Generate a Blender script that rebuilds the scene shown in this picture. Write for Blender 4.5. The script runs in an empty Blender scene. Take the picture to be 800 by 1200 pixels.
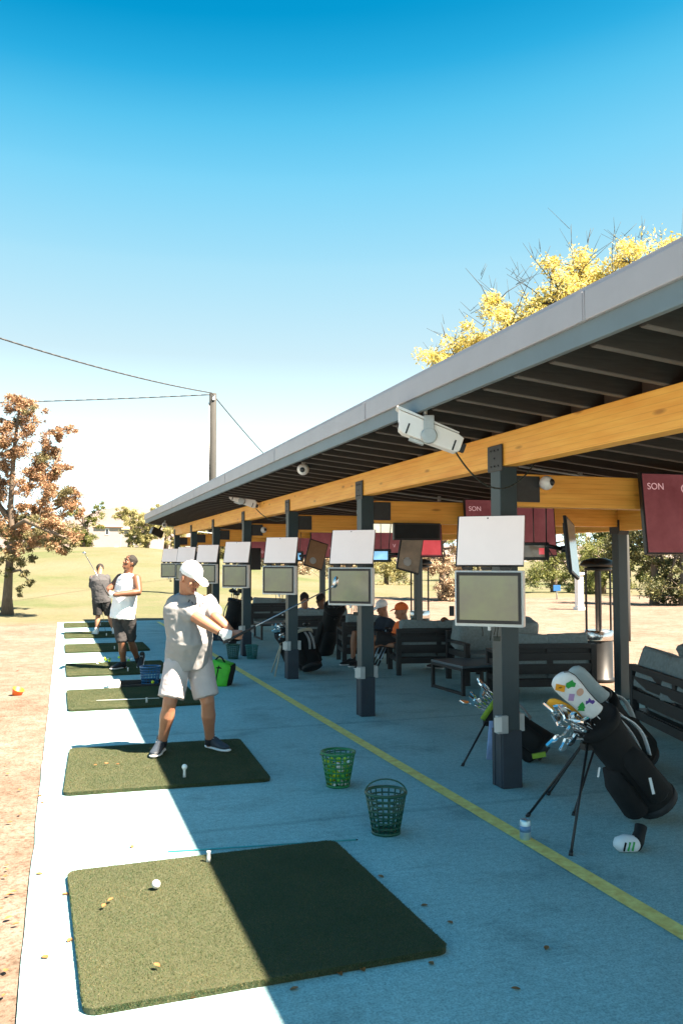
import bpy, bmesh, math, random
from mathutils import Vector as V, Matrix, Euler, noise
R = math.radians
PI = math.pi
rnd = random.Random(7)
S = bpy.context.scene
COL = S.collection

# ------------------------------------------------------------------ camera
EYE = V((0, 0, 1.68)); YAW = R(18.5); PITCH = R(3.26)
FW = V((math.sin(YAW) * math.cos(PITCH), math.cos(YAW) * math.cos(PITCH), math.sin(PITCH)))
RT = V((math.cos(YAW), -math.sin(YAW), 0)); UP = RT.cross(FW)
def ray(px, py): return FW + RT * ((px - 400) / 1000) - UP * ((py - 600) / 1000)
def on_y(px, py, y):            # the point of the place seen at that photo pixel, at world depth y
    d = ray(px, py); return EYE + d * (y / d.y)
def at_d(px, py, dist): return EYE + ray(px, py) * dist
def gnd(px, py, z=0.0):
    d = ray(px, py); return EYE + d * ((z - EYE.z) / d.z)
cam = bpy.data.cameras.new('camera'); camo = bpy.data.objects.new('camera', cam); COL.objects.link(camo)
cam.sensor_fit = 'VERTICAL'; cam.sensor_height = 36; cam.lens = 30; cam.clip_end = 4000; cam.clip_start = .05
camo.location = EYE; camo.rotation_euler = (PI / 2 + PITCH, 0, -YAW)
S.camera = camo

# ------------------------------------------------------------------ light
SUN = V((.527, -.50, 1.0)).normalized()
w = bpy.data.worlds.new('World'); S.world = w; w.use_nodes = True
nt = w.node_tree; bg = nt.nodes['Background']
sky = nt.nodes.new('ShaderNodeTexSky'); sky.sky_type = 'NISHITA'; sky.sun_disc = False
sky.sun_elevation = math.asin(SUN.z); sky.sun_rotation = math.atan2(SUN.x, SUN.y)
sky.air_density = 1.0; sky.dust_density = .6; sky.ozone_density = 1.0
tint = nt.nodes.new('ShaderNodeMix'); tint.data_type = 'RGBA'; tint.blend_type = 'MULTIPLY'
tint.inputs[0].default_value = 1; tint.inputs[7].default_value = (.80, 1.12, 1.0, 1)
hs = nt.nodes.new('ShaderNodeHueSaturation'); hs.inputs['Saturation'].default_value = 1.15
nt.links.new(sky.outputs[0], hs.inputs['Color']); nt.links.new(hs.outputs[0], tint.inputs[6])
# deepen the blue of the sky and lift its horizon the way the photograph's processing did
def sky_mix(bt, src, c):
    n = nt.nodes.new('ShaderNodeMix'); n.data_type = 'RGBA'; n.blend_type = bt; n.inputs[0].default_value = 1; n.inputs[7].default_value = (*c, 1)
    nt.links.new(src, n.inputs[6]); return n.outputs[2]
EXPO = 2.75
o_ = sky_mix('MULTIPLY', tint.outputs[2], (.285 / .22, .285 / .60, .285 / 1.02))
sp_ = nt.nodes.new('ShaderNodeSeparateColor'); nt.links.new(o_, sp_.inputs[0])
dv_ = nt.nodes.new('ShaderNodeMath'); dv_.operation = 'DIVIDE'; dv_.inputs[1].default_value = 4; nt.links.new(sp_.outputs[0], dv_.inputs[0])
wc_ = nt.nodes.new('ShaderNodeTexCoord'); wz_ = nt.nodes.new('ShaderNodeSeparateXYZ'); nt.links.new(wc_.outputs['Generated'], wz_.inputs[0])
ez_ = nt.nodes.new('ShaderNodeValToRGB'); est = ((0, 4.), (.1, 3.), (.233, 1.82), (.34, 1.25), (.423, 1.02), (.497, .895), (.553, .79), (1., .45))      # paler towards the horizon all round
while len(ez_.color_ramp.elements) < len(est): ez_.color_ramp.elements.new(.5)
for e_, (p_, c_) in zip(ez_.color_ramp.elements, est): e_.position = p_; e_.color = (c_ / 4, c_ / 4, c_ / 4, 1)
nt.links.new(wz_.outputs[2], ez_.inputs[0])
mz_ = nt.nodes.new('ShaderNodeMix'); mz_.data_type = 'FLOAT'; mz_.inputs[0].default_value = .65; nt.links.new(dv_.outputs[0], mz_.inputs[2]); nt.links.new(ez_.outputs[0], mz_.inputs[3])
rp_ = nt.nodes.new('ShaderNodeValToRGB'); stops = ((.45, (.09, .44, .88)), (.76, (.0, .29, .61)), (.80, (.002, .33, .66)), (.87, (.025, .43, .78)), (.94, (.10, .56, .88)), (1.04, (.21, .67, .95)), (1.3, (.41, .78, .97)), (1.82, (.64, .88, .98)), (2.8, (1.12, 1.48, 1.55)), (4., (1.6, 2.15, 2.25)))  # zenith and horizon stops brightened beyond the seen sky to fill the shade
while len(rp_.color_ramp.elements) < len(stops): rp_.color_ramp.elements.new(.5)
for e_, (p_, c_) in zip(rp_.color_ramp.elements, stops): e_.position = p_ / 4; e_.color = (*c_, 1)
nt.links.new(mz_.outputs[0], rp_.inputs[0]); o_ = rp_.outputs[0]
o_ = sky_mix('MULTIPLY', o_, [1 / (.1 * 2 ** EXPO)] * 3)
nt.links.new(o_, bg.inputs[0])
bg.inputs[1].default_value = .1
sl = bpy.data.lights.new('sun', 'SUN'); sl.energy = 5.0; sl.angle = R(.55); sl.color = (1, .835, .655)
so = bpy.data.objects.new('sun', sl); COL.objects.link(so); so.rotation_euler = SUN.to_track_quat('Z', 'Y').to_euler(); so.location = (8, -6, 12)
S.view_settings.view_transform = 'Standard'; S.view_settings.look = 'None'; S.view_settings.gamma = 1
S.view_settings.exposure = EXPO; S.view_settings.use_curve_mapping = False
S.cycles.max_bounces = 8; S.cycles.diffuse_bounces = 5

# ------------------------------------------------------------------ materials
def mat(name, c, rough=.6, var=.12, scale=8, bump=0., bscale=60, metal=0., spec=.5, c2=None, stretch=None, emit=None, es=0., coat=0.):
    m = bpy.data.materials.new(name); m.use_nodes = True; t = m.node_tree; b = t.nodes['Principled BSDF']
    b.inputs['Roughness'].default_value = rough; b.inputs['Metallic'].default_value = metal
    b.inputs['Specular IOR Level'].default_value = spec
    b.inputs['Coat Weight'].default_value = coat
    tc = t.nodes.new('ShaderNodeTexCoord'); src = tc.outputs['Object']
    if stretch:
        mp = t.nodes.new('ShaderNodeMapping'); mp.inputs['Scale'].default_value = stretch
        t.links.new(src, mp.inputs[0]); src = mp.outputs[0]
    n = t.nodes.new('ShaderNodeTexNoise'); n.inputs['Scale'].default_value = scale; n.inputs['Detail'].default_value = 6
    n.inputs['Roughness'].default_value = .65
    t.links.new(src, n.inputs['Vector'])
    r = t.nodes.new('ShaderNodeValToRGB'); r.color_ramp.elements[0].position = .3; r.color_ramp.elements[1].position = .7
    ca = c; cb = c2 if c2 else c
    r.color_ramp.elements[0].color = (*[x * (1 - var) for x in ca], 1); r.color_ramp.elements[1].color = (*[min(1, x * (1 + var)) for x in cb], 1)
    t.links.new(n.outputs['Fac'], r.inputs[0]); t.links.new(r.outputs[0], b.inputs['Base Color'])
    if bump:
        n2 = t.nodes.new('ShaderNodeTexNoise'); n2.inputs['Scale'].default_value = bscale; n2.inputs['Detail'].default_value = 4
        t.links.new(src, n2.inputs['Vector'])
        bm_ = t.nodes.new('ShaderNodeBump'); bm_.inputs['Strength'].default_value = bump; bm_.inputs['Distance'].default_value = .01
        t.links.new(n2.outputs['Fac'], bm_.inputs['Height']); t.links.new(bm_.outputs[0], b.inputs['Normal'])
    if emit:
        b.inputs['Emission Color'].default_value = (*emit, 1); b.inputs['Emission Strength'].default_value = es
    return m
def leafmat(name, cols, trans=.35, rough=.55):
    m = bpy.data.materials.new(name); m.use_nodes = True; t = m.node_tree; b = t.nodes['Principled BSDF']
    b.inputs['Roughness'].default_value = rough
    g = t.nodes.new('ShaderNodeNewGeometry'); r = t.nodes.new('ShaderNodeValToRGB')
    els = r.color_ramp.elements
    while len(els) < len(cols): els.new(.5)
    for i, c in enumerate(cols): els[i].position = i / (len(cols) - 1); els[i].color = (*c, 1)
    t.links.new(g.outputs['Random Per Island'], r.inputs[0]); t.links.new(r.outputs[0], b.inputs['Base Color'])
    tr = t.nodes.new('ShaderNodeBsdfTranslucent'); t.links.new(r.outputs[0], tr.inputs[0])
    mx = t.nodes.new('ShaderNodeMixShader'); mx.inputs[0].default_value = trans
    t.links.new(b.outputs[0], mx.inputs[1]); t.links.new(tr.outputs[0], mx.inputs[2])
    t.links.new(mx.outputs[0], t.nodes['Material Output'].inputs[0]); return m

M = {}
def defm(k, *a, **kw): M[k] = mat(k, *a, **kw)
defm('post_paint', (.022, .045, .055), .45, .1, 5)
defm('sheath', (.018, .03, .045), .5, .15, 9)
defm('bracket_steel', (.03, .032, .034), .5, .2, 20)
defm('flashing', (.36, .35, .375), .42, .06, 3, .05, 20)
defm('fascia', (.13, .175, .20), .5, .08, 3)  # same paint as the flashing, darkened for the shade where it tucks under
defm('rafter', (.036, .032, .03), .75, .25, 6, .2, 40, stretch=(1, 14, 14))
defm('rafter_edge', (.12, .105, .095), .8, .2, 6)
defm('deck', (.03, .027, .025), .85, .25, 5, stretch=(1, 8, 1))
defm('wood', (.82, .34, .045), .5, .18, 2.2, .12, 30, c2=(.90, .43, .085), stretch=(12, .8, 9))
defm('wood_cross', (.80, .33, .045), .5, .2, 2.2, .12, 30, c2=(.88, .41, .08), stretch=(.8, 12, 9))
defm('galv', (.42, .45, .46), .4, .1, 12, metal=.4)
defm('white_paint', (.84, .81, .78), .4, .04, 4)
defm('white_plastic', (.72, .71, .69), .35, .05, 6)
defm('panel_white', (.74, .655, .63), .5, .03, 4, emit=(1, .9, .86), es=.05)
defm('black_plastic', (.012, .013, .015), .4, .2, 8)
defm('dark_metal', (.02, .021, .022), .4, .2, 10, metal=.3)
defm('sofa_frame', (.016, .017, .019), .5, .3, 7, .1, 40, stretch=(2, 10, 10))
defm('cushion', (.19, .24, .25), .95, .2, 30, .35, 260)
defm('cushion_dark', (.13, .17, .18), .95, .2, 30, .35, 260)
defm('table_top', (.10, .13, .15), .35, .15, 5)
defm('steel', (.62, .62, .63), .22, .08, 14, metal=1.)
defm('chrome', (.75, .78, .8), .15, .05, 14, metal=1.)
defm('bag_black', (.004, .004, .0045), .9, .3, 12, .25, 90)
defm('bag_dark', (.009, .0095, .010), .85, .3, 12, .25, 90)
defm('bag_lime', (.22, .36, .03), .7, .15, 14, .2, 90)
defm('bag_cream', (.45, .40, .30), .7, .12, 10, .2, 90)
defm('bag_white', (.72, .73, .74), .55, .06, 10, .1, 60)
defm('strap', (.30, .31, .32), .8, .15, 30)
defm('basket_green', (.012, .17, .055), .4, .15, 20)
defm('basket_dark', (.010, .075, .045), .4, .15, 20)
defm('basket_teal', (.02, .15, .14), .4, .15, 20)
defm('basket_blue', (.01, .10, .24), .4, .15, 20)
defm('ball_white', (.82, .82, .80), .3, .02, 30, .25, 420)
defm('ball_yellow', (.62, .72, .03), .3, .05, 30, .25, 420)
defm('ball_green', (.18, .5, .06), .3, .05, 30, .25, 420)
defm('rubber', (.02, .02, .022), .7, .2, 20)
defm('tee_rubber', (.75, .74, .70), .6, .05, 20)
defm('stick', (.05, .33, .36), .35, .05, 5)
defm('stick_white', (.7, .75, .72), .35, .05, 5)
defm('can', (.42, .56, .62), .3, .12, 18, metal=.6)
defm('can_art', (.10, .22, .40), .35, .2, 40)
defm('orange', (.75, .14, .015), .5, .08, 10)
defm('yellow_paint', (.92, .62, .15), .7, .2, 14, .1, 80, c2=(.98, .72, .24))
defm('lime_nylon', (.07, .46, .02), .6, .15, 12, .2, 60)
defm('skin', (.36, .165, .095), .5, .10, 14, .06, 120)
defm('skin_dark', (.145, .062, .032), .5, .12, 14, .06, 120)
defm('lips', (.34, .12, .09), .5, .1, 20)
defm('lips_dark', (.12, .05, .04), .5, .1, 20)
defm('eye', (.32, .31, .30), .25, .02)
defm('iris', (.03, .025, .02), .2, .1)
defm('hair_dark', (.014, .011, .009), .8, .3, 60, .6, 180)
defm('hair_grey', (.28, .26, .24), .8, .3, 60, .6, 180)
defm('tee_grey', (.27, .27, .275), .9, .04, 16, .15, 300)
defm('shirt_print', (.06, .06, .07), .8, .1)
defm('shorts_light', (.42, .39, .40), .9, .05, 16, .15, 300)
defm('tank_white', (.80, .80, .82), .9, .03, 16, .15, 300)
defm('shorts_black', (.025, .024, .026), .85, .2, 16, .15, 300)
defm('shirt_char', (.055, .055, .06), .9, .15, 16, .15, 300)
defm('cloth_navy', (.02, .03, .045), .9, .15, 16, .15, 300)
defm('cloth_blue', (.25, .34, .55), .9, .1, 16, .15, 300)
defm('cloth_orange', (.85, .16, .03), .85, .06, 16, .1, 300)
defm('cap_white', (.82, .82, .82), .8, .03, 20, .1, 200)
defm('shoe_navy', (.025, .035, .05), .6, .2, 24, .2, 200)
defm('shoe_black', (.012, .012, .014), .6, .2, 24, .2, 200)
defm('sole', (.75, .76, .76), .6, .05, 20)
defm('sock', (.014, .014, .018), .9, .1, 30)
defm('glove', (.78, .78, .80), .6, .04, 30)
defm('shaft', (.30, .31, .33), .25, .05, 10, metal=.9)
defm('shaft_blue', (.42, .55, .66), .3, .05, 10, metal=.5)
defm('shaft_dark', (.02, .022, .026), .3, .1, 10)
defm('cover_grey', (.30, .36, .38), .6, .1, 14)
defm('cover_yellow', (.78, .36, .02), .7, .1, 14)
defm('st_orange', (.80, .33, .02), .5, .05); defm('st_green', (.03, .32, .06), .5, .05); defm('st_purple', (.10, .05, .30), .5, .05)
defm('st_lilac', (.42, .27, .50), .5, .05); defm('st_tan', (.62, .36, .26), .5, .05); defm('st_black', (.02, .02, .02), .5, .05)
defm('bark', (.13, .10, .075), .9, .3, 6, .6, 20, stretch=(4, 4, 1))
defm('bark_pale', (.36, .29, .22), .9, .25, 6, .5, 20, stretch=(4, 4, 1))
defm('pole_wood', (.035, .036, .034), .85, .25, 5, .3, 30, stretch=(6, 6, .5))
defm('wire', (.03, .03, .032), .6, .05)
defm('cable', (.012, .02, .014), .5, .1)
defm('stucco', (.28, .26, .25), .9, .05, 2, .1, 20)
defm('roof_tile', (.46, .24, .15), .8, .2, 4, .3, 8)
defm('window_dark', (.03, .035, .04), .15, .1)
defm('sign_blue', (.03, .16, .42), .5, .1)
defm('hill_dry', (.165, .125, .115), .95, .06, .01, c2=(.17, .135, .12))
defm('glassy', (.5, .5, .48), .1, .02)
M['leaf_rust'] = leafmat('leaf_rust', [(.16, .09, .05), (.35, .19, .10), (.45, .28, .165), (.21, .165, .085), (.42, .22, .115)])
M['leaf_olive'] = leafmat('leaf_olive', [(.13, .12, .055), (.22, .19, .09), (.17, .17, .07)])
M['leaf_yellow'] = leafmat('leaf_yellow', [(.50, .38, .06), (.62, .50, .12), (.60, .52, .20), (.36, .36, .08), (.66, .58, .30)], .45)
M['leaf_green'] = leafmat('leaf_green', [(.10, .13, .03), (.17, .19, .05), (.24, .23, .07)])
M['leaf_pale'] = leafmat('leaf_pale', [(.28, .25, .10), (.36, .32, .14), (.22, .24, .09)])
M['leaf_pink'] = leafmat('leaf_pink', [(.40, .27, .19), (.46, .36, .24), (.30, .24, .14)])
M['leaf_dark'] = leafmat('leaf_dark', [(.045, .06, .02), (.09, .10, .035), (.19, .17, .06)])
M['turf'] = wear_turf = leafmat('turf', [(.015, .060, .020), (.036, .076, .027), (.085, .094, .034), (.15, .127, .055)], .15)
def wear(m):
    t = m.node_tree; L = t.links; r = [n for n in t.nodes if n.type == 'VALTORGB'][0]
    g = t.nodes.new('ShaderNodeNewGeometry'); n = t.nodes.new('ShaderNodeTexNoise'); n.inputs['Scale'].default_value = 2.6; n.inputs['Detail'].default_value = 6; L.new(g.outputs['Position'], n.inputs['Vector'])
    k = t.nodes.new('ShaderNodeValToRGB'); k.color_ramp.elements[0].position = .36; k.color_ramp.elements[0].color = (.62, .80, .7, 1); k.color_ramp.elements[1].position = .66; k.color_ramp.elements[1].color = (1.25, 1.12, 1.15, 1); L.new(n.outputs[0], k.inputs[0])
    x = t.nodes.new('ShaderNodeMix'); x.data_type = 'RGBA'; x.blend_type = 'MULTIPLY'; x.inputs[0].default_value = 1; L.new(r.outputs[0], x.inputs[6]); L.new(k.outputs[0], x.inputs[7])
    for l in list(r.outputs[0].links):
        if l.to_node != x: L.new(x.outputs[2], l.to_socket)
wear(M['turf'])
M['dry_leaf'] = leafmat('dry_leaf', [(.30, .10, .03), (.38, .17, .06), (.20, .08, .04)], .2)

def concrete():
    m = bpy.data.materials.new('concrete'); m.use_nodes = True; t = m.node_tree; b = t.nodes['Principled BSDF']; L = t.links
    b.inputs['Roughness'].default_value = .85; b.inputs['Specular IOR Level'].default_value = .3
    tc = t.nodes.new('ShaderNodeTexCoord')
    def nz(scale, det=6, st=None):
        n = t.nodes.new('ShaderNodeTexNoise'); n.inputs['Scale'].default_value = scale; n.inputs['Detail'].default_value = det; n.inputs['Roughness'].default_value = .65
        if st:
            mp = t.nodes.new('ShaderNodeMapping'); mp.inputs['Scale'].default_value = st; L.new(tc.outputs['Object'], mp.inputs[0]); L.new(mp.outputs[0], n.inputs['Vector'])
        else: L.new(tc.outputs['Object'], n.inputs['Vector'])
        return n
    def ramp(fac, stops):
        r = t.nodes.new('ShaderNodeValToRGB'); e = r.color_ramp.elements
        while len(e) < len(stops): e.new(.5)
        for i, (p, c) in enumerate(stops): e[i].position = p; e[i].color = (*c, 1)
        L.new(fac, r.inputs[0]); return r.outputs[0]
    def mul(a, b_, f=1.):
        x = t.nodes.new('ShaderNodeMix'); x.data_type = 'RGBA'; x.blend_type = 'MULTIPLY'; x.inputs[0].default_value = f
        L.new(a, x.inputs[6]); L.new(b_, x.inputs[7]); return x.outputs[2]
    base = ramp(nz(.9).outputs[0], [(.3, (.34, .55, .56)), (.7, (.43, .67, .68))])
    spk = mul(ramp(nz(95, 3).outputs[0], [(.36, (.66, .66, .66)), (.58, (1, 1, 1))]), ramp(nz(26, 5).outputs[0], [(.34, (.82, .82, .82)), (.62, (1.04, 1.04, 1.04))]))
    brm = ramp(nz(10, 4, (.35, 6, 1)).outputs[0], [(.3, (.90, .90, .90)), (.65, (1, 1, 1))])      # broom streaks across the slab
    stn = ramp(nz(1.6, 7).outputs[0], [(.32, (.60, .60, .60)), (.47, (.95, .95, .95)), (.62, (1.0, 1.0, 1.0)), (.74, (1.16, 1.16, 1.13))])
    dots = ramp(nz(17, 2).outputs[0], [(.22, (.45, .45, .45)), (.27, (1, 1, 1))])
    # saw-cut joints every 3.07 m
    sx = t.nodes.new('ShaderNodeSeparateXYZ'); L.new(tc.outputs['Object'], sx.inputs[0])
    wv = nz(3, 3)
    def mth(op, a, b_):
        n = t.nodes.new('ShaderNodeMath'); n.operation = op
        for i, v in enumerate((a, b_)):
            if v is None: continue
            if isinstance(v, (int, float)): n.inputs[i].default_value = v
            else: L.new(v, n.inputs[i])
        return n.outputs[0]
    yy = mth('ADD', sx.outputs['Y'], mth('MULTIPLY', wv.outputs[0], .05))
    md = mth('ABSOLUTE', mth('SUBTRACT', mth('PINGPONG', mth('ADD', yy, -2.35), 1.535), .0), None)
    joint = ramp(md, [(0, (.78, .78, .78)), (.012, (.84, .84, .84)), (.05, (1, 1, 1))])
    col = mul(mul(mul(mul(mul(base, spk), brm), stn, .8), joint), dots)
    L.new(col, b.inputs['Base Color'])
    bp = t.nodes.new('ShaderNodeBump'); bp.inputs['Strength'].default_value = .35; bp.inputs['Distance'].default_value = .004
    L.new(nz(220, 3).outputs[0], bp.inputs['Height']); L.new(bp.outputs[0], b.inputs['Normal'])
    return m
M['concrete'] = concrete()

def groundmat():
    m = bpy.data.materials.new('ground_soil'); m.use_nodes = True; t = m.node_tree; b = t.nodes['Principled BSDF']; L = t.links
    b.inputs['Roughness'].default_value = .95; b.inputs['Specular IOR Level'].default_value = .15
    tc = t.nodes.new('ShaderNodeTexCoord')
    def nz(scale, det=6):
        n = t.nodes.new('ShaderNodeTexNoise'); n.inputs['Scale'].default_value = scale; n.inputs['Detail'].default_value = det; n.inputs['Roughness'].default_value = .65
        L.new(tc.outputs['Object'], n.inputs['Vector']); return n.outputs[0]
    def ramp(fac, stops):
        r = t.nodes.new('ShaderNodeValToRGB'); e = r.color_ramp.elements
        while len(e) < len(stops): e.new(.5)
        for i, (p, c) in enumerate(stops): e[i].position = p; e[i].color = (*c, 1)
        L.new(fac, r.inputs[0]); return r.outputs[0]
    def mix(f, a, b_, bt='MIX'):
        x = t.nodes.new('ShaderNodeMix'); x.data_type = 'RGBA'; x.blend_type = bt
        if isinstance(f, (int, float)): x.inputs[0].default_value = f
        else: L.new(f, x.inputs[0])
        L.new(a, x.inputs[6]); L.new(b_, x.inputs[7]); return x.outputs[2]
    dirt = ramp(nz(.8), [(.3, (.155, .114, .088)), (.7, (.225, .182, .154))])
    spk = mix(1., ramp(nz(45, 4), [(.36, (.55, .50, .45)), (.54, (1, 1, 1))]), ramp(nz(5, 6), [(.36, (.78, .74, .68)), (.6, (1.06, 1.05, 1.04))]), 'MULTIPLY')
    dirt = mix(1., dirt, spk, 'MULTIPLY')
    grass = ramp(nz(.13, 8), [(.36, (.080, .098, .040)), (.52, (.125, .118, .068)), (.68, (.155, .128, .085))])
    grass = mix(.7, grass, ramp(nz(9, 5), [(.35, (.7, .7, .7)), (.6, (1, 1, 1))]), 'MULTIPLY')
    sx = t.nodes.new('ShaderNodeSeparateXYZ'); L.new(tc.outputs['Object'], sx.inputs[0])
    def mth(op, a, b_=None, c=None):
        n = t.nodes.new('ShaderNodeMath'); n.operation = op
        for i, v in enumerate((a, b_, c)):
            if v is None: continue
            if isinstance(v, (int, float)): n.inputs[i].default_value = v
            else: L.new(v, n.inputs[i])
        return n.outputs[0]
    edge = mth('ADD', sx.outputs['Y'], mth('MULTIPLY', nz(.5), 3.))
    # turf starts 24.7 m down the row; behind the shelter only past 30 m
    edge = mth('SUBTRACT', edge, mth('MULTIPLY', mth('MINIMUM', mth('MAXIMUM', mth('SUBTRACT', sx.outputs['X'], 4.), 0.), 9.), 1.1))
    mp = t.nodes.new('ShaderNodeMapRange'); mp.inputs[1].default_value = 25.4; mp.inputs[2].default_value = 27.2; L.new(edge, mp.inputs[0])
    L.new(mix(mp.outputs[0], dirt, grass), b.inputs['Base Color'])
    bp = t.nodes.new('ShaderNodeBump'); bp.inputs['Strength'].default_value = .6; bp.inputs['Distance'].default_value = .03
    L.new(nz(26, 6), bp.inputs['Height']); L.new(bp.outputs[0], b.inputs['Normal'])
    return m
M['soil'] = groundmat()
def woodmat(name, ca, cb, along):
    m = mat(name, ca, .5, .1, 2.2, .12, 30, c2=cb, stretch=(12, .8, 9) if along == 'Y' else (.8, 12, 9))
    t = m.node_tree; L = t.links; b = t.nodes['Principled BSDF']; r = [n for n in t.nodes if n.type == 'VALTORGB'][0]
    tc = [n for n in t.nodes if n.type == 'TEX_COORD'][0]
    mp = t.nodes.new('ShaderNodeMapping'); mp.inputs['Scale'].default_value = (4, 1.3, 5) if along == 'Y' else (1.3, 4, 5); L.new(tc.outputs['Object'], mp.inputs[0])
    vo = t.nodes.new('ShaderNodeTexVoronoi'); vo.inputs['Scale'].default_value = 1.5; L.new(mp.outputs[0], vo.inputs['Vector'])
    kr = t.nodes.new('ShaderNodeValToRGB'); kr.color_ramp.elements[0].position = .05; kr.color_ramp.elements[0].color = (.45, .36, .30, 1); kr.color_ramp.elements[1].position = .14; kr.color_ramp.elements[1].color = (1, 1, 1, 1)
    L.new(vo.outputs['Distance'], kr.inputs[0])
    sx = t.nodes.new('ShaderNodeSeparateXYZ'); L.new(tc.outputs['Object'], sx.inputs[0])
    pp = t.nodes.new('ShaderNodeMath'); pp.operation = 'PINGPONG'; pp.inputs[1].default_value = .02; L.new(sx.outputs['Z'], pp.inputs[0])
    lr = t.nodes.new('ShaderNodeValToRGB'); lr.color_ramp.elements[0].position = .0006; lr.color_ramp.elements[0].color = (.80, .74, .68, 1); lr.color_ramp.elements[1].position = .0022; lr.color_ramp.elements[1].color = (1, 1, 1, 1)
    L.new(pp.outputs[0], lr.inputs[0]); src = r.outputs[0]
    for o in (kr.outputs[0], lr.outputs[0]):
        x = t.nodes.new('ShaderNodeMix'); x.data_type = 'RGBA'; x.blend_type = 'MULTIPLY'; x.inputs[0].default_value = .8; L.new(src, x.inputs[6]); L.new(o, x.inputs[7]); src = x.outputs[2]
    L.new(src, b.inputs['Base Color']); return m
M['wood'] = woodmat('beam_timber', (.95, .40, .05), (1.0, .50, .095), 'Y'); M['wood_cross'] = woodmat('cross_timber', (.90, .37, .05), (.97, .46, .085), 'X')

def screenmat(name, cols, scale, es=.5, stretch=(1, 1, 1)):
    m = mat(name, cols[0], .12, .1, scale, c2=cols[1], stretch=stretch)
    t = m.node_tree; b = t.nodes['Principled BSDF']; r = [n for n in t.nodes if n.type == 'VALTORGB'][0]
    t.links.new(r.outputs[0], b.inputs['Emission Color']); b.inputs['Emission Strength'].default_value = es
    return m
M['scr_range'] = screenmat('scr_range', [(.125, .12, .10), (.13, .145, .085)], 3, .14)
M['scr_red'] = screenmat('scr_red', [(.085, .022, .024), (.13, .042, .044)], 2, .17)
M['scr_bright_red'] = screenmat('scr_bright_red', [(.26, .03, .033), (.32, .045, .05)], 2, .3)
M['scr_map'] = screenmat('scr_map', [(.27, .26, .20), (.36, .35, .26)], 6, .5)
M['scr_blue'] = screenmat('scr_blue', [(.05, .12, .22), (.12, .25, .36)], 5, .5)
M['scr_text'] = mat('scr_text', (.30, .17, .17), .3, .02, emit=(.6, .35, .35), es=.12)
M['scr_dim'] = screenmat('scr_dim', [(.05, .045, .035), (.11, .085, .06)], 4, .15)

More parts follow.
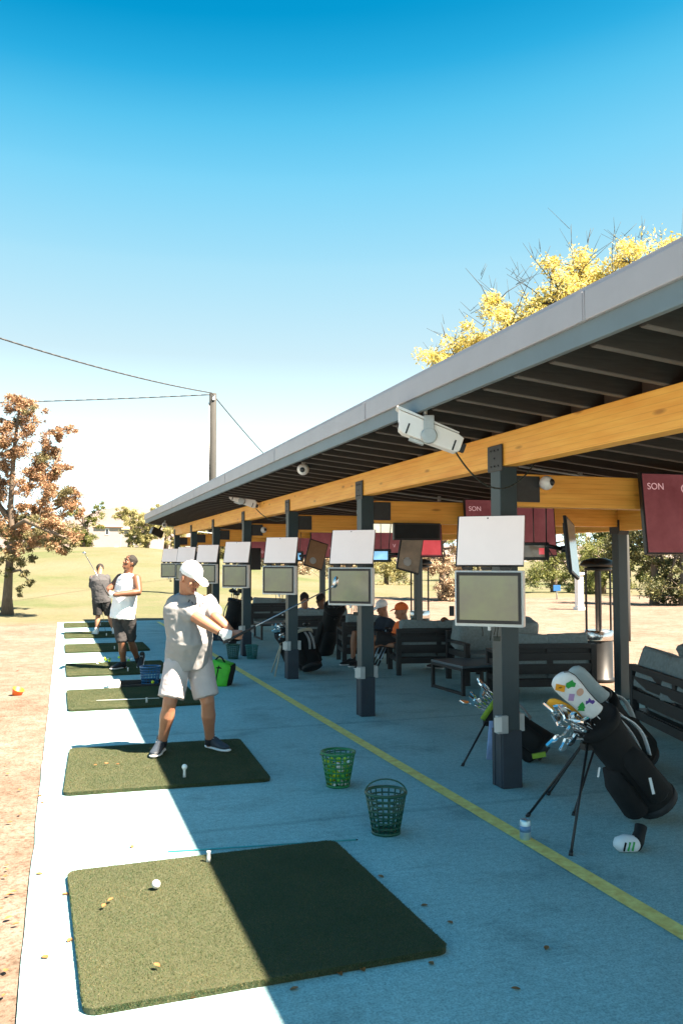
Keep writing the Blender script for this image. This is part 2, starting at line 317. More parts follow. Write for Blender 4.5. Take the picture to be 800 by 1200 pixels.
# ------------------------------------------------------------------ mesh helpers
class MB:
    def __init__(s): s.b = bmesh.new()
    def box(s, c, d, rot=None, bev=0., seg=2, mi=0):
        mx = Matrix.Translation(V(c)) @ ((rot if isinstance(rot, Matrix) else Euler(rot).to_matrix().to_4x4()) if rot is not None else Matrix()) @ Matrix.Diagonal((*d, 1))
        r = bmesh.ops.create_cube(s.b, size=1, matrix=mx); vs = r['verts']
        fs = list({f for v in vs for f in v.link_faces})
        for f in fs: f.material_index = mi
        if bev:
            es = list({e for v in vs for e in v.link_edges})
            bmesh.ops.bevel(s.b, geom=es, offset=bev, segments=seg, profile=.6, affect='EDGES', material=mi)
        return s
    def loft(s, st, n=14, caps=True, mi=0, dome=0.):
        """st: (centre, side vector, half width, half depth)"""
        st = [(V(c), V(sd), a, b) for c, sd, a, b in st]; rings = []
        for i, (c, sd, a, b) in enumerate(st):
            ax = (st[min(i + 1, len(st) - 1)][0] - st[max(i - 1, 0)][0]).normalized()
            u = (sd - ax * sd.dot(ax)).normalized(); v = ax.cross(u)
            rings.append([s.b.verts.new(c + u * (a * math.cos(q)) + v * (b * math.sin(q))) for q in [2 * PI * k / n for k in range(n)]])
        for r0, r1 in zip(rings, rings[1:]):
            for k in range(n):
                f = s.b.faces.new((r0[k], r0[(k + 1) % n], r1[(k + 1) % n], r1[k])); f.material_index = mi; f.smooth = True
        if caps:
            for r, sg, i, j in ((rings[0], -1, 0, 1), (rings[-1], 1, -1, -2)):
                ax = (st[i][0] - st[j][0]).normalized()
                c = s.b.verts.new(st[i][0] + ax * dome * min(st[i][2], st[i][3]))
                for k in range(n):
                    f = s.b.faces.new((r[(k + 1) % n], r[k], c) if sg < 0 else (r[k], r[(k + 1) % n], c)); f.material_index = mi; f.smooth = True
        return s
    def tube(s, pts, r, n=8, caps=True, mi=0, dome=0.):
        pts = [V(p) for p in pts]
        rs = r if isinstance(r, (list, tuple)) else [r] * len(pts)
        ax = (pts[-1] - pts[0]); ref = V((0, 0, 1)) if abs(ax.normalized().z) < .8 else V((1, 0, 0))
        for i in range(len(pts)):
            pass
        return s.loft([(p, ref.cross(ax) if ref.cross(ax).length > 1e-6 else V((1, 0, 0)), q, q) for p, q in zip(pts, rs)], n, caps, mi, dome)
    def limb(s, pts, rs, n=14):            # tapered with round ends
        pts = [V(p) for p in pts]; ax = (pts[-1] - pts[0]).normalized(); ref = V((0, 0, 1)) if abs(ax.z) < .8 else V((1, 0, 0)); sd = ref.cross(ax)
        a0 = (pts[0] - pts[1]).normalized(); a1 = (pts[-1] - pts[-2]).normalized()
        st = [(pts[0] + a0 * rs[0] * k, sd, rs[0] * q, rs[0] * q) for k, q in ((.95, .3), (.7, .71), (.35, .93))]
        st += [(p, sd, q, q) for p, q in zip(pts, rs)]
        st += [(pts[-1] + a1 * rs[-1] * k, sd, rs[-1] * q, rs[-1] * q) for k, q in ((.35, .93), (.7, .71), (.95, .3))]
        return s.loft(st, n)
    def ell(s, c, d, rot=None, u=14, v=10, mi=0):
        mx = Matrix.Translation(V(c)) @ ((rot if isinstance(rot, Matrix) else Euler(rot).to_matrix().to_4x4()) if rot is not None else Matrix()) @ Matrix.Diagonal((*d, 1))
        r = bmesh.ops.create_uvsphere(s.b, u_segments=u, v_segments=v, radius=1, matrix=mx)
        for f in {f for x in r['verts'] for f in x.link_faces}: f.smooth = True; f.material_index = mi
        return s
    def lathe(s, prof, c=(0, 0, 0), n=20, mi=0, mx=None, caps=True):
        c = V(c); rings = []
        mx = mx or Matrix()
        for r, z in prof: rings.append([s.b.verts.new(mx @ (c + V((r * math.cos(2 * PI * k / n), r * math.sin(2 * PI * k / n), z)))) for k in range(n)])
        for r0, r1 in zip(rings, rings[1:]):
            for k in range(n):
                f = s.b.faces.new((r0[k], r0[(k + 1) % n], r1[(k + 1) % n], r1[k])); f.smooth = True; f.material_index = mi
        for r, rev in ((rings[0], True), (rings[-1], False)) if caps else ():
            f = s.b.faces.new(r[::-1] if rev else r); f.material_index = mi
        return s
    def prism(s, outline, mx, h, mi=0, bev=0):   # outline in local xy, thickness h along local z
        a = [s.b.verts.new(mx @ V((x, y, 0))) for x, y in outline]; b = [s.b.verts.new(mx @ V((x, y, h))) for x, y in outline]
        n = len(a); fs = [s.b.faces.new(a[::-1]), s.b.faces.new(b)]
        for k in range(n): fs.append(s.b.faces.new((a[k], a[(k + 1) % n], b[(k + 1) % n], b[k])))
        for f in fs: f.material_index = mi
        if bev: bmesh.ops.bevel(s.b, geom=list({e for f in fs[:2] for e in f.edges}), offset=bev, segments=2, profile=.6, affect='EDGES')
        return s
    def mesh(s, name):
        bmesh.ops.recalc_face_normals(s.b, faces=s.b.faces[:])
        me = bpy.data.meshes.new(name); s.b.to_mesh(me); s.b.free(); return me
    def build(s, name, mats, parent=None, mx=None):
        return link(name, s.mesh(name), mats, parent, mx)
def link(name, me, mats, parent=None, mx=None):
    for m in (mats if isinstance(mats, (list, tuple)) else [mats]): me.materials.append(M[m] if isinstance(m, str) else m)
    o = bpy.data.objects.new(name, me); COL.objects.link(o)
    if parent: o.parent = parent
    if mx is not None: o.matrix_local = mx
    return o
def tag(o, label=None, cat=None, group=None, kind=None):
    if label: o['label'] = label
    if cat: o['category'] = cat
    if group: o['group'] = group
    if kind: o['kind'] = kind
    return o
def thing(name, label, cat, loc=(0, 0, 0), rotz=0., group=None, mx=None):
    o = bpy.data.objects.new(name, None); COL.objects.link(o); o.empty_display_size = .1
    if mx is not None: o.matrix_world = mx
    else: o.location = loc; o.rotation_euler = (0, 0, rotz)
    return tag(o, label, cat, group)
def dup(root, loc=None, rotz=None, label=None, group=None, mx=None):
    r = root.copy(); COL.objects.link(r)
    if mx is not None: r.matrix_world = mx
    else:
        r.location = loc; r.rotation_euler = (0, 0, rotz or 0)
    if label: r['label'] = label
    if group: r['group'] = group
    def rec(a, b):
        for ch in [o for o in KIDS(a)]:
            c = ch.copy(); COL.objects.link(c); c.parent = b; rec(ch, c)
    rec(root, r); return r
def KIDS(o): return [x for x in COL.objects if x.parent == o]
def text_mesh(txt, size, extr=.001):
    cu = bpy.data.curves.new('t', 'FONT'); cu.body = txt; cu.size = size; cu.extrude = extr; cu.align_x = 'CENTER'; cu.align_y = 'CENTER'
    ob = bpy.data.objects.new('t', cu); COL.objects.link(ob)
    bpy.context.view_layer.update()
    me = bpy.data.meshes.new_from_object(ob.evaluated_get(bpy.context.evaluated_depsgraph_get()))
    bpy.data.objects.remove(ob); return me
def remesh(mb, voxel, smooth=2, wrinkle=0., wscale=(9, 9, 4), seed=0.):
    me = mb.mesh('tmp'); ob = bpy.data.objects.new('tmp', me); COL.objects.link(ob)
    m = ob.modifiers.new('r', 'REMESH'); m.mode = 'VOXEL'; m.voxel_size = voxel
    if smooth:
        k = ob.modifiers.new('s', 'SMOOTH'); k.factor = .5; k.iterations = smooth
    bpy.context.view_layer.update()
    out = bpy.data.meshes.new_from_object(ob.evaluated_get(bpy.context.evaluated_depsgraph_get()))
    bpy.data.objects.remove(ob); bpy.data.meshes.remove(me)
    if wrinkle:
        ns = [v.normal.copy() for v in out.vertices]
        for v, nn in zip(out.vertices, ns):
            p = v.co; q = V((p.x * wscale[0] + seed, p.y * wscale[1], p.z * wscale[2]))
            a = noise.noise(q); b = noise.noise(q * 2.3 + V((3, 1, 7)))
            c_ = noise.noise(V((p.x * 7 + p.z * 16 + seed, p.y * 7 - p.z * 9, p.z * 6 - p.x * 12)))
            v.co = p + nn * wrinkle * ((1 - abs(a) * 2.2) * .6 + b * .35 + (.5 - abs(c_) * 2.0) * .40)
    out.polygons.foreach_set('use_smooth', [True] * len(out.polygons)); out.update()
    return out
def rotz4(a): return Matrix.Rotation(a, 4, 'Z')
def frame(o, zdir, xhint=(1, 0, 0)):
    z = V(zdir).normalized(); x = V(xhint); x = (x - z * x.dot(z)).normalized(); y = z.cross(x)
    m = Matrix((x, y, z)).transposed().to_4x4(); m.translation = V(o); return m
# ------------------------------------------------------------------ terrain
def smooth(a, b, x):
    t = max(0, min(1, (x - a) / (b - a))); return t * t * (3 - 2 * t)
def ground_z(x, y):
    d = math.hypot(x, y)
    pad = min(x + .1, 6.9 - x, 25 - y)
    z = -.006 - .025 * smooth(.2, 1.4, -pad) if pad < 0 else -.014
    hill = smooth(27, 66, y) * (1 - smooth(4, 22, x - y * .02))
    z += 2.35 * hill + .35 * hill * math.sin(x * .11 + 1.2) * smooth(30, 60, y)
    z += .5 * smooth(60, 110, d) * (1 - hill)
    if pad > 0: return z
    z += (noise.noise(V((x * .25, y * .25, 0))) * .09) * smooth(.3, 4, -pad) + noise.noise(V((x * 1.7, y * 1.7, 4))) * .018 * smooth(.05, .5, -pad)
    return z
def axis(lo, hi, fine):
    a = []; v = 0.
    while v < hi: a.append(v); v += max(fine, (v - 24) * .07 + fine) if v > 24 else fine
    a.append(hi); b = []; v = -fine
    while v > lo: b.append(v); v -= max(fine, (-v) * .07)
    b.append(lo); return sorted(b) + a
xs = axis(-700, 700, .42); ys = axis(-60, 1500, .42)
gm = bmesh.new(); gv = [[gm.verts.new((x, y, ground_z(x, y))) for x in xs] for y in ys]
for j in range(len(ys) - 1):
    for i in range(len(xs) - 1): f = gm.faces.new((gv[j][i], gv[j][i + 1], gv[j + 1][i + 1], gv[j + 1][i])); f.smooth = True
me = bpy.data.meshes.new('ground'); gm.to_mesh(me); gm.free()
tag(link('ground', me, 'soil'), kind='structure')
# the slab, its left edge a little ragged
sb = bmesh.new(); N = 120; top = []; bot = []
for i in range(N + 1):
    y = -6 + 30.6 * i / N; x = -.105 + .20 * max(0, y - 4) / 20 + noise.noise(V((y * 2.1, 0, 0))) * .012 + noise.noise(V((y * 9, 3, 0))) * .005
    top.append(sb.verts.new((x, y, 0))); bot.append(sb.verts.new((x - .006, y, -.12)))
r_t = sb.verts.new((6.85, 24.6, 0)); r_b = sb.verts.new((6.85, 24.6, -.12)); l_t = sb.verts.new((6.85, -6, 0)); l_b = sb.verts.new((6.85, -6, -.12))
sb.faces.new(top[::1] + [r_t, l_t])
for i in range(N): sb.faces.new((top[i + 1], top[i], bot[i], bot[i + 1]))
sb.faces.new((top[-1], bot[-1], r_b, r_t)); sb.faces.new((r_t, r_b, l_b, l_t)); sb.faces.new((l_t, l_b, bot[0], top[0]))
bmesh.ops.recalc_face_normals(sb, faces=sb.faces[:])
me = bpy.data.meshes.new('slab'); sb.to_mesh(me); sb.free(); tag(link('concrete_floor', me, 'concrete'), kind='structure')
lb = bmesh.new(); pr = None
for i in range(130):
    y = -2 + 26 * i / 129
    a = lb.verts.new((2.66 + noise.noise(V((y * 6, 0, 1))) * .004, y, .004)); b = lb.verts.new((2.765 + noise.noise(V((y * 6, 5, 1))) * .004, y, .004))
    if pr: lb.faces.new((pr[0], pr[1], b, a))
    pr = (a, b)
me = bpy.data.meshes.new('line'); lb.to_mesh(me); lb.free(); tag(link('painted_line', me, 'yellow_paint'), kind='structure')
# far dry hills
hb = bmesh.new(); prev = None
for i in range(121):
    az = R(-60 + i * 1.25); rows = []
    for (dd, k) in ((760, 0), (900, .55), (1080, 1.), (1300, .6)):
        h = 26 + 26 * math.exp(-((math.degrees(az) - 4.6) / 4.5) ** 2) + 16 * math.exp(-((math.degrees(az) + 14) / 9) ** 2) + 5 * noise.noise(V((i * .12, k * 2, 0))) - 10 * smooth(8, 30, math.degrees(az))
        rows.append(hb.verts.new((math.sin(az) * dd, math.cos(az) * dd, -2 + h * k * 1.35)))
    if prev:
        for q in range(3): f = hb.faces.new((prev[q], rows[q], rows[q + 1], prev[q + 1])); f.smooth = True
    prev = rows
bmesh.ops.recalc_face_normals(hb, faces=hb.faces[:])
me = bpy.data.meshes.new('hills'); hb.to_mesh(me); hb.free(); tag(link('hills', me, 'hill_dry'), kind='structure')

# ------------------------------------------------------------------ the shelter
sh = thing('open_shelter', 'long open shelter with grey roof edge, orange timber beams and dark steel posts', 'shelter', (3.2, 10, 0))
T = Matrix.Translation(V((-3.2, -10, 0)))
def shp(mb, name, m, parent=None): return mb.build(name, m, parent or sh, T if parent is None else None)
def rz(x): return 2.72 - .1 * (x - 2.39)          # underside of the rafters
Y0, Y1, X0, X1 = -2.6, 24.62, 2.43, 7.9
SL = Euler((0, math.atan(.1), 0)).to_matrix().to_4x4()
xm = (X0 + X1) / 2; LX = (X1 - X0) * 1.005
shp(MB().box((xm, (Y0 + Y1) / 2, rz(xm) + .235), (LX, Y1 - Y0, .03), SL), 'roof_deck', 'deck')
shp(MB().box((xm - .02, (Y0 + Y1) / 2, rz(xm) + .262), (LX + .06, Y1 - Y0 + .05, .018), SL), 'roofing', 'flashing')
shp(MB().box((2.405, (Y0 + Y1) / 2, 2.772), (.034, Y1 - Y0, .104), bev=.004), 'fascia', 'fascia')
yf = Y0 - .03
for k in range(9):
    L3 = (Y1 - Y0 + .06) / 9; dz = rnd.uniform(-.0015, .0015)
    shp(MB().box((2.383 + rnd.uniform(-.001, .001), yf + L3 * (k + .5), 2.895 + dz), (.03, L3 - .004, .146), bev=.006).box((2.3665, yf + L3 * k + .04, 2.895), (.004, .05, .142)), 'roof_flashing', 'flashing')
shp(MB().box((xm + .02, Y1 + .018, rz(xm) + .105), (LX - .05, .034, .21), SL), 'barge_board', 'fascia')
shp(MB().box((xm + .02, Y1 + .03, rz(xm) + .235), (LX - .05, .03, .11), SL), 'barge_flashing', 'flashing')
shp(MB().box((X1, (Y0 + Y1) / 2, rz(X1) + .12), (.03, Y1 - Y0, .26)), 'rear_fascia', 'fascia')
rme = MB().box((0, 0, .1), (LX - .06, .042, .2), SL, mi=0).box((0, 0, -.001), (LX - .06, .044, .006), SL, mi=1).mesh('rafter')  # lighter strip on the underside: ground bounce put into the colour
rme.materials.append(M['rafter']); rme.materials.append(M['rafter_edge'])
y = 3.86 - .37 * 17
while y < Y1 - .1:
    o = bpy.data.objects.new('rafter', rme); COL.objects.link(o); o.parent = sh; o.location = V((xm, y, rz(xm) + .01)) - V((3.2, 10, 0)); y += .37
shp(MB().box((3.31, (Y0 + Y1) / 2, 2.735), (.03, Y1 - Y0 - .1, .2)), 'blocking_board', 'rafter_edge')
shp(MB().box((3.235, (Y0 + 24.45) / 2, 2.515), (.13, 24.45 - Y0, .248), bev=.006), 'front_beam', 'wood')
shp(MB().box((6.55, (Y0 + 24.45) / 2, 2.17), (.13, 24.45 - Y0, .25), bev=.006), 'rear_beam', 'wood')
PY = [5.78 + 3.07 * k for k in range(-1, 7)]
def bolts(mb, pts, ax):
    for p in pts: mb.box(p, (.012, .012, .012))
    return mb
for k, y in enumerate(PY):
    py = y - .02
    p = shp(MB().box((3.23, py, 1.195), (.145, .15, 2.39), bev=.008), 'post', 'post_paint')
    # local pieces of the post (the post mesh sits at T, so children share that frame)
    MB().box((3.23, py - .006, .21), (.16, .17, .42), bev=.006).box((3.23, py - .055, .21), (.172, .035, .415), bev=.004).box((3.23, py + .045, .21), (.172, .035, .415), bev=.004).build('post_sheath', 'sheath', p)
    MB().box((3.15, py - .075, .47), (.085, .05, .13), bev=.005).box((3.325, py - .02, .47), (.06, .07, .13), bev=.005).build('outlet_box', 'galv', p)
    q = MB().box((3.105, py - .102, .475), (.062, .004, .105)).build('paper_notice', 'white_plastic', p)
    shp(MB().box((3.158, y - .02, 2.455), (.012, .22, .20), bev=.005).box((3.232, y - .02, 2.386), (.16, .17, .012)), 'beam_bracket', 'bracket_steel')
    shp(bolts(MB(), [(3.151, y - .02 + a, 2.455 + b) for a in (-.055, 0, .055) for b in (-.06, .06)] + [(3.151, y - .02, 2.455)], 0), 'bracket_bolts', 'dark_metal')
    xb = MB().box(((3.315 + 6.48) / 2, y, 2.215), (6.48 - 3.315, .13, .25), bev=.006)
    shp(xb, 'cross_beam', 'wood_cross')
    shp(MB().box((3.41, y - .071, 2.225), (.20, .012, .20), bev=.005).box((3.30, y, 2.2), (.015, .16, .22)), 'cross_beam_bracket', 'bracket_steel')
    if k % 2 == 0:
        yr = y
        shp(MB().box((6.55, yr, 1.02), (.13, .13, 2.04), bev=.008), 'rear_post', 'post_paint')
        shp(MB().box((6.482, yr, 2.09), (.012, .19, .17), bev=.004).box((6.55, yr - .071, 2.03), (.16, .012, .07)), 'rear_post_bracket', 'bracket_steel')
    # conduits below the deck
    pts = [(3.4 + t * .3, y + 1.0, rz(3.4 + t * .3) - .03) for t in range(11)]
    shp(MB().tube(pts, .011).box((4.6, y + 1.0, rz(4.6) - .035), (.03, .04, .06)), 'conduit', 'galv')
shp(MB().tube([(3.75, -2, 2.56), (3.75, 24, 2.56)], .014), 'conduit', 'galv')

# ------------------------------------------------------------------ hitting mats (1.5 m squares with short synthetic turf)
def rrect(w, h, r, n=5):
    o = []
    for cx, cy, a0 in ((w / 2 - r, h / 2 - r, 0), (-w / 2 + r, h / 2 - r, 90), (-w / 2 + r, -h / 2 + r, 180), (w / 2 - r, -h / 2 + r, 270)):
        for i in range(n + 1): a = R(a0 + 90 * i / n); o.append((cx + r * math.cos(a), cy + r * math.sin(a)))
    return o
def turf_mesh(w, h, n, seed):
    q = random.Random(seed); vs = []; fs = []
    for i in range(n):
        x = q.uniform(-w / 2, w / 2); y = q.uniform(-h / 2, h / 2); z = .026
        if i % 9 == 0:
            if q.random() < .5: x = math.copysign(w / 2 + .001, x); z = q.uniform(.004, .026)
            else: y = math.copysign(h / 2 + .001, y); z = q.uniform(.004, .026)
        if abs(x) > w / 2 - .05 and abs(y) > h / 2 - .05 and math.hypot(abs(x) - w / 2 + .05, abs(y) - h / 2 + .05) > .052: continue
        a = q.uniform(0, 2 * PI); b = a + q.uniform(-1, 1); wd = q.uniform(.0012, .0022); ln = q.uniform(.003, .007); hh = q.uniform(.003, .009)
        i0 = len(vs); dx, dy = math.cos(a) * wd, math.sin(a) * wd
        vs += [(x - dx, y - dy, z), (x + dx, y + dy, z), (x + math.cos(b) * ln, y + math.sin(b) * ln, z + hh)]; fs.append((i0, i0 + 1, i0 + 2))
    me = bpy.data.meshes.new('turf'); me.from_pydata(vs, [], fs); me.materials.append(M['turf']); return me
defm('mat_base', (.04, .048, .02), .95, .3, 260, .5, 500, c2=(.055, .058, .024))
base_me = MB().prism(rrect(1.5, 1.5, .05), Matrix(), .028, bev=.005).mesh('mat'); base_me.materials.append(M['mat_base'])
turf_a = turf_mesh(1.5, 1.5, 150000, 1)
MATS = [(.862, 4.14, 1.4, 'nearest green hitting mat with a white ball lying on its sunlit half'),
        (.87, 7.21, -2.6, 'second green hitting mat, with the man in a white cap standing on it'),
        (.92, 10.8, 0., 'green hitting mat crossed by a white alignment stick'),
        (.94, 13.75, 0, 'green hitting mat under the feet of the man in the white sleeveless shirt'),
        (.96, 17.1, 0, 'empty green hitting mat just beyond the man in the white sleeveless shirt'),
        (.98, 20.1, 0, 'green hitting mat under the feet of the man in charcoal with his back turned'),
        (1.0, 23.2, 0, 'farthest green hitting mat at the end of the concrete floor')]
for i, (x, y, a, lab) in enumerate(MATS):
    t = thing('hitting_mat', lab, 'golf mat', (x, y, .001), R(a), 'hitting mats in a row along the floor')
    o = bpy.data.objects.new('rubber_base', base_me); COL.objects.link(o); o.parent = t
    o = bpy.data.objects.new('turf', turf_a); COL.objects.link(o); o.parent = t
    tee = MB().lathe([(.012, .028), (.011, .05), (.0095, .078), (.012, .085), (.008, .086)], (-.02 if i == 0 else .12, .63 if i == 0 else -.55, 0), 10)
    tee.build('rubber_tee', 'tee_rubber', t)
# balls
ball_me = MB().ell((0, 0, 0), (.0213, .0213, .0213), u=20, v=14).mesh('ball')
def ball(p, c, label, group=None):
    me_ = BALLS[c]; o = bpy.data.objects.new('golf_ball', me_); COL.objects.link(o); o.location = p; o.rotation_euler = (rnd.random() * 6, rnd.random() * 6, 0)
    return tag(o, label, 'golf ball', group)
BALLS = {}
for c in ('ball_white', 'ball_yellow', 'ball_green'):
    BALLS[c] = ball_me.copy(); BALLS[c].materials.append(M[c])
g = gnd(183, 1038, .05); ball((g.x, g.y, .058), 'ball_white', 'white golf ball lying on the sunlit half of the nearest mat')
g = gnd(201, 909, .12); tp = Matrix.Translation(V((MATS[1][0], MATS[1][1], 0))) @ rotz4(R(MATS[1][2])) @ V((.12, -.55, .107)); ball(tp, 'ball_white', 'white golf ball on a tee in front of the man in the white cap')
gb = gnd(179, 806); ball((gb.x, gb.y, .075), 'ball_yellow', 'yellow golf ball in the dark tray behind the mat with the alignment stick')
for k in range(24):
    a = rnd.random(); p = gnd(113 + 55 * a, 776 + rnd.uniform(-3.5, 5))
    ball((p.x, p.y, .022 + .02 * (rnd.random() < .25)), rnd.choice(['ball_white', 'ball_white', 'ball_yellow', 'ball_yellow', 'ball_green']), 'loose golf ball on the floor behind the man in the sleeveless shirt', 'loose balls by the sleeveless man')
# ball trays beside the third mat
a, b = gnd(140, 806), gnd(207, 803)
t = thing('ball_tray', 'long dark ball tray with white end block behind the stick mat', 'ball tray', ((a.x + b.x) / 2, a.y, 0))
L_ = b.x - a.x
MB().box((0, 0, .012), (L_, .26, .024)).box((0, .125, .045), (L_, .012, .07)).box((0, -.125, .03), (L_, .012, .04)).box((L_ / 2, 0, .04), (.012, .26, .06)).build('tray', 'black_plastic', t)
MB().box((-L_ / 2 - .07, -.02, .05), (.15, .24, .10), bev=.012).box((-L_ / 2 - .14, -.05, .02), (.04, .05, .03)).build('end_block', 'white_plastic', t)

# alignment sticks
for (p, q, m, lab) in (((197, 998), (417, 984), 'stick', 'thin teal alignment stick lying on the floor just behind the nearest mat'), ((113, 821), (187, 818), 'stick_white', 'thin white alignment stick lying across the third mat')):
    z = .006 if m == 'stick' else .044
    a, b = gnd(*p, z), gnd(*q, z); t = thing('alignment_stick', lab, 'alignment stick', (a + b) / 2)
    c = (a + b) / 2
    MB().tube([a - c, b - c], .0045, 8).build('rod', m, t)
    MB().tube([b - c, b - c + (b - a).normalized() * .012], [.0055, .002], 8).build('tip', 'black_plastic', t)

# ------------------------------------------------------------------ ball baskets
def basket_mesh(rt, rb, h, nr, ny, mi=0):
    mb = MB(); n = 28
    for k in range(nr):
        a = 2 * PI * k / nr; c, s_ = math.cos(a), math.sin(a)
        mb.tube([(rb * c, rb * s_, .01), (rt * c, rt * s_, h)], .0050, 5)
    for j in range(ny):
        z = .01 + (h - .01) * j / (ny - 1); r = rb + (rt - rb) * j / (ny - 1); th = .008 if j in (0, ny - 1) else .0045
        mb.lathe([(r - th, z - th), (r + th, z - th), (r + th, z + th), (r - th, z + th), (r - th, z - th)], n=n, caps=False)
    mb.lathe([(.001, .004), (rb, .004), (rb, .012), (.001, .012)], n=20)
    return mb.mesh('basket')
def basket(loc, m, lab, handle, rt=.125, rb=.082, h=.25, yaw=0):
    t = thing('ball_basket', lab, 'ball basket', loc, yaw, 'ball baskets on the floor')
    link('bucket', basket_mesh(rt, rb, h, 18, 8), m, t)
    hp = MB()
    if handle: pts = [(rt * 1.02 * math.cos(a), .03 * math.sin(a), h - .005 + .075 * math.sin(a)) for a in [PI * i / 14 for i in range(15)]]
    else: pts = [(rt * 1.08 * math.cos(a), rt * 1.08 * math.sin(a), h - .004 - .02 * math.sin(a)) for a in [PI * i / 14 for i in range(15)]]
    for p0, p1 in zip(pts, pts[1:]): hp.tube([p0, p1], .005, 6)
    hp.build('handle', 'basket_dark', t); return t
g = gnd(396, 921); basket(g, 'basket_green', 'green lattice basket full of yellow and white golf balls', False, yaw=.4)
n = 0
for lay in range(5):
    z = .03 + .036 * lay; rr = .082 + .043 * z / .25 - .026
    for k in range(9 if lay < 4 else 8):
        if k == 8: r_, a = 0., 0.
        else: r_, a = rr * (1 if k % 2 else .92), 2 * PI * k / 8 + lay * .5
        ball((g.x + r_ * math.cos(a), g.y + r_ * math.sin(a), z + rnd.uniform(-.006, .006)), rnd.choice(['ball_yellow', 'ball_yellow', 'ball_white', 'ball_green']), 'golf ball in the green basket beside the yellow line', 'golf balls inside the green basket'); n += 1
g = gnd(452, 976); basket(g, 'basket_dark', 'dark green lattice basket, empty, with its wire handle standing up', True, yaw=R(-20))
g = gnd(273, 772); basket(g, 'basket_dark', 'dark green basket left of its neighbour at the foot of a distant post', False, .115, .08, .24)
g = gnd(295, 772); basket(g, 'basket_teal', 'bright teal basket right of the dark one at the foot of a distant post', False, .105, .078, .23)
g = gnd(176, 804); basket(g, 'basket_blue', 'blue basket on the floor left of the thigh of the man in the white cap', False, .135, .105, .26)

# ------------------------------------------------------------------ bay monitors on the posts
MONLAB = ['largest white-cased monitor with raised pale panel on the nearest post in view', 'white-cased monitor with raised panel on the second post, behind the club head',
          'white-cased monitor with raised panel on the third post, above the baby-blue shirt', 'white-cased monitor with raised panel on the fourth post, right of the white cap',
          'white-cased monitor with raised panel on the fifth post, half hidden by the white cap', 'white-cased monitor with raised panel on the sixth post, behind the white cap', 'smallest white-cased monitor with raised panel on the farthest post']
proto = None
def make_monitor():
    t = thing('bay_monitor', '', 'monitor')
    # local: -Y is the front, origin under the screen centre
    MB().box((0, 0, 1.405), (.50, .09, .405), bev=.008).box((0, -.02, 1.19), (.02, .03, .03)).build('housing', 'white_plastic', t)
    b = MB()
    for c, d in (((0, -.049, 1.583), (.47, .012, .024)), ((0, -.049, 1.237), (.47, .012, .024)), ((-.2245, -.049, 1.41), (.021, .012, .322)), ((.2245, -.049, 1.41), (.021, .012, .322))): b.box(c, d)
    b.build('bezel', 'black_plastic', t)
    MB().box((0, -.047, 1.41), (.428, .006, .322)).build('screen', 'scr_range', t)
    tilt = Euler((R(-14), 0, 0)).to_matrix().to_4x4()
    hinge = V((0, -.02, 1.64)); P_ = lambda p: hinge + tilt @ V(p)
    lid = MB().box(P_((0, .006, .19)), (.50, .022, .385), tilt, bev=.004).build('lid_frame', 'black_plastic', t)
    lm = MB().box(P_((.006, -.0085, .192)), (.485, .01, .37), tilt, bev=.003).box(P_((-.02, -.0145, .36)), (.01, .004, .01), tilt, mi=1).build('lid_panel', ['panel_white', 'black_plastic'], t)
    for x in (-.16, -.02, .12): MB().box((x, -.015, 1.622), (.07, .03, .024)).tube([(x - .04, -.015, 1.625), (x + .04, -.015, 1.625)], .009).build('hinge', 'dark_metal', t)
    for i, (x, l) in enumerate(((-.06, .07), (0, .10), (.035, .06), (.06, .08))):
        pts = [(x + .008 * math.sin(q * 2 + i), -.01, 1.2 - l * q) for q in (0, .3, .6, 1)]
        MB().tube(pts, .004, 5).build('cable', 'cable', t)
    MB().box((.05, 0, 1.115), (.05, .025, .035)).build('cable_plug', 'cable', t)
    MB().box((.1, .12, 1.42), (.10, .16, .12)).box((.1, .10, 1.72), (.05, .12, .06)).build('mount', 'dark_metal', t)
    return t
proto = make_monitor()
for k in range(7):
    y = PY[k + 1]
    mx = Matrix.Translation(V((3.005, y - .20, 0))) @ rotz4(R(-40))
    if k == 0: proto.matrix_world = mx; o = proto
    else: o = dup(proto, mx=mx)
    o['label'] = MONLAB[k]; o['group'] = 'bay monitors on the posts'

# ------------------------------------------------------------------ televisions under the cross beams
def make_tv(k):
    t = thing('television', '', 'television')
    MB().box((0, .02, 0), (1.13, .04, .655), bev=.006).build('casing', 'black_plastic', t)
    s_ = MB().box((0, -.003, 0), (1.10, .006, .625)).build('screen', 'scr_red', t)
    if k == 2:
        MB().box((-.36, -.0085, .17), (.30, .003, .27)).build('map_window', 'scr_map', s_)
        MB().box((.33, -.0085, -.12), (.4, .003, .34)).build('red_window', 'scr_bright_red', s_)
    rx = Euler((PI / 2, 0, 0)).to_matrix().to_4x4()
    for (tx, sz, x, z) in (('SON', .075, -.46 + .02, .21), ('O', .10, -.17, .195), ('X', .085, .05, .20), ('V', .075, -.2, -.16), ('O', .09, -.02, -.165)):
        if k == 2 and z > 0: continue
        link('lettering', text_mesh(tx, sz), 'scr_text', s_, Matrix.Translation(V((x, -.008, z))) @ rx)
    MB().box((0, .09, .1), (.25, .10, .2)).box((0, .10, .33), (.08, .05, .3)).build('mount', 'dark_metal', t)
    return t
TVL = ['large red-screen television at the right edge, closest to the camera', 'red-screen television seen either side of the nearest post', 'red-screen television with a pale map window, behind the tilted monitor',
       'red-screen television between the second and third post', 'small red television far down the shelter, between third and fourth post', 'tiny farthest television far down the shelter']
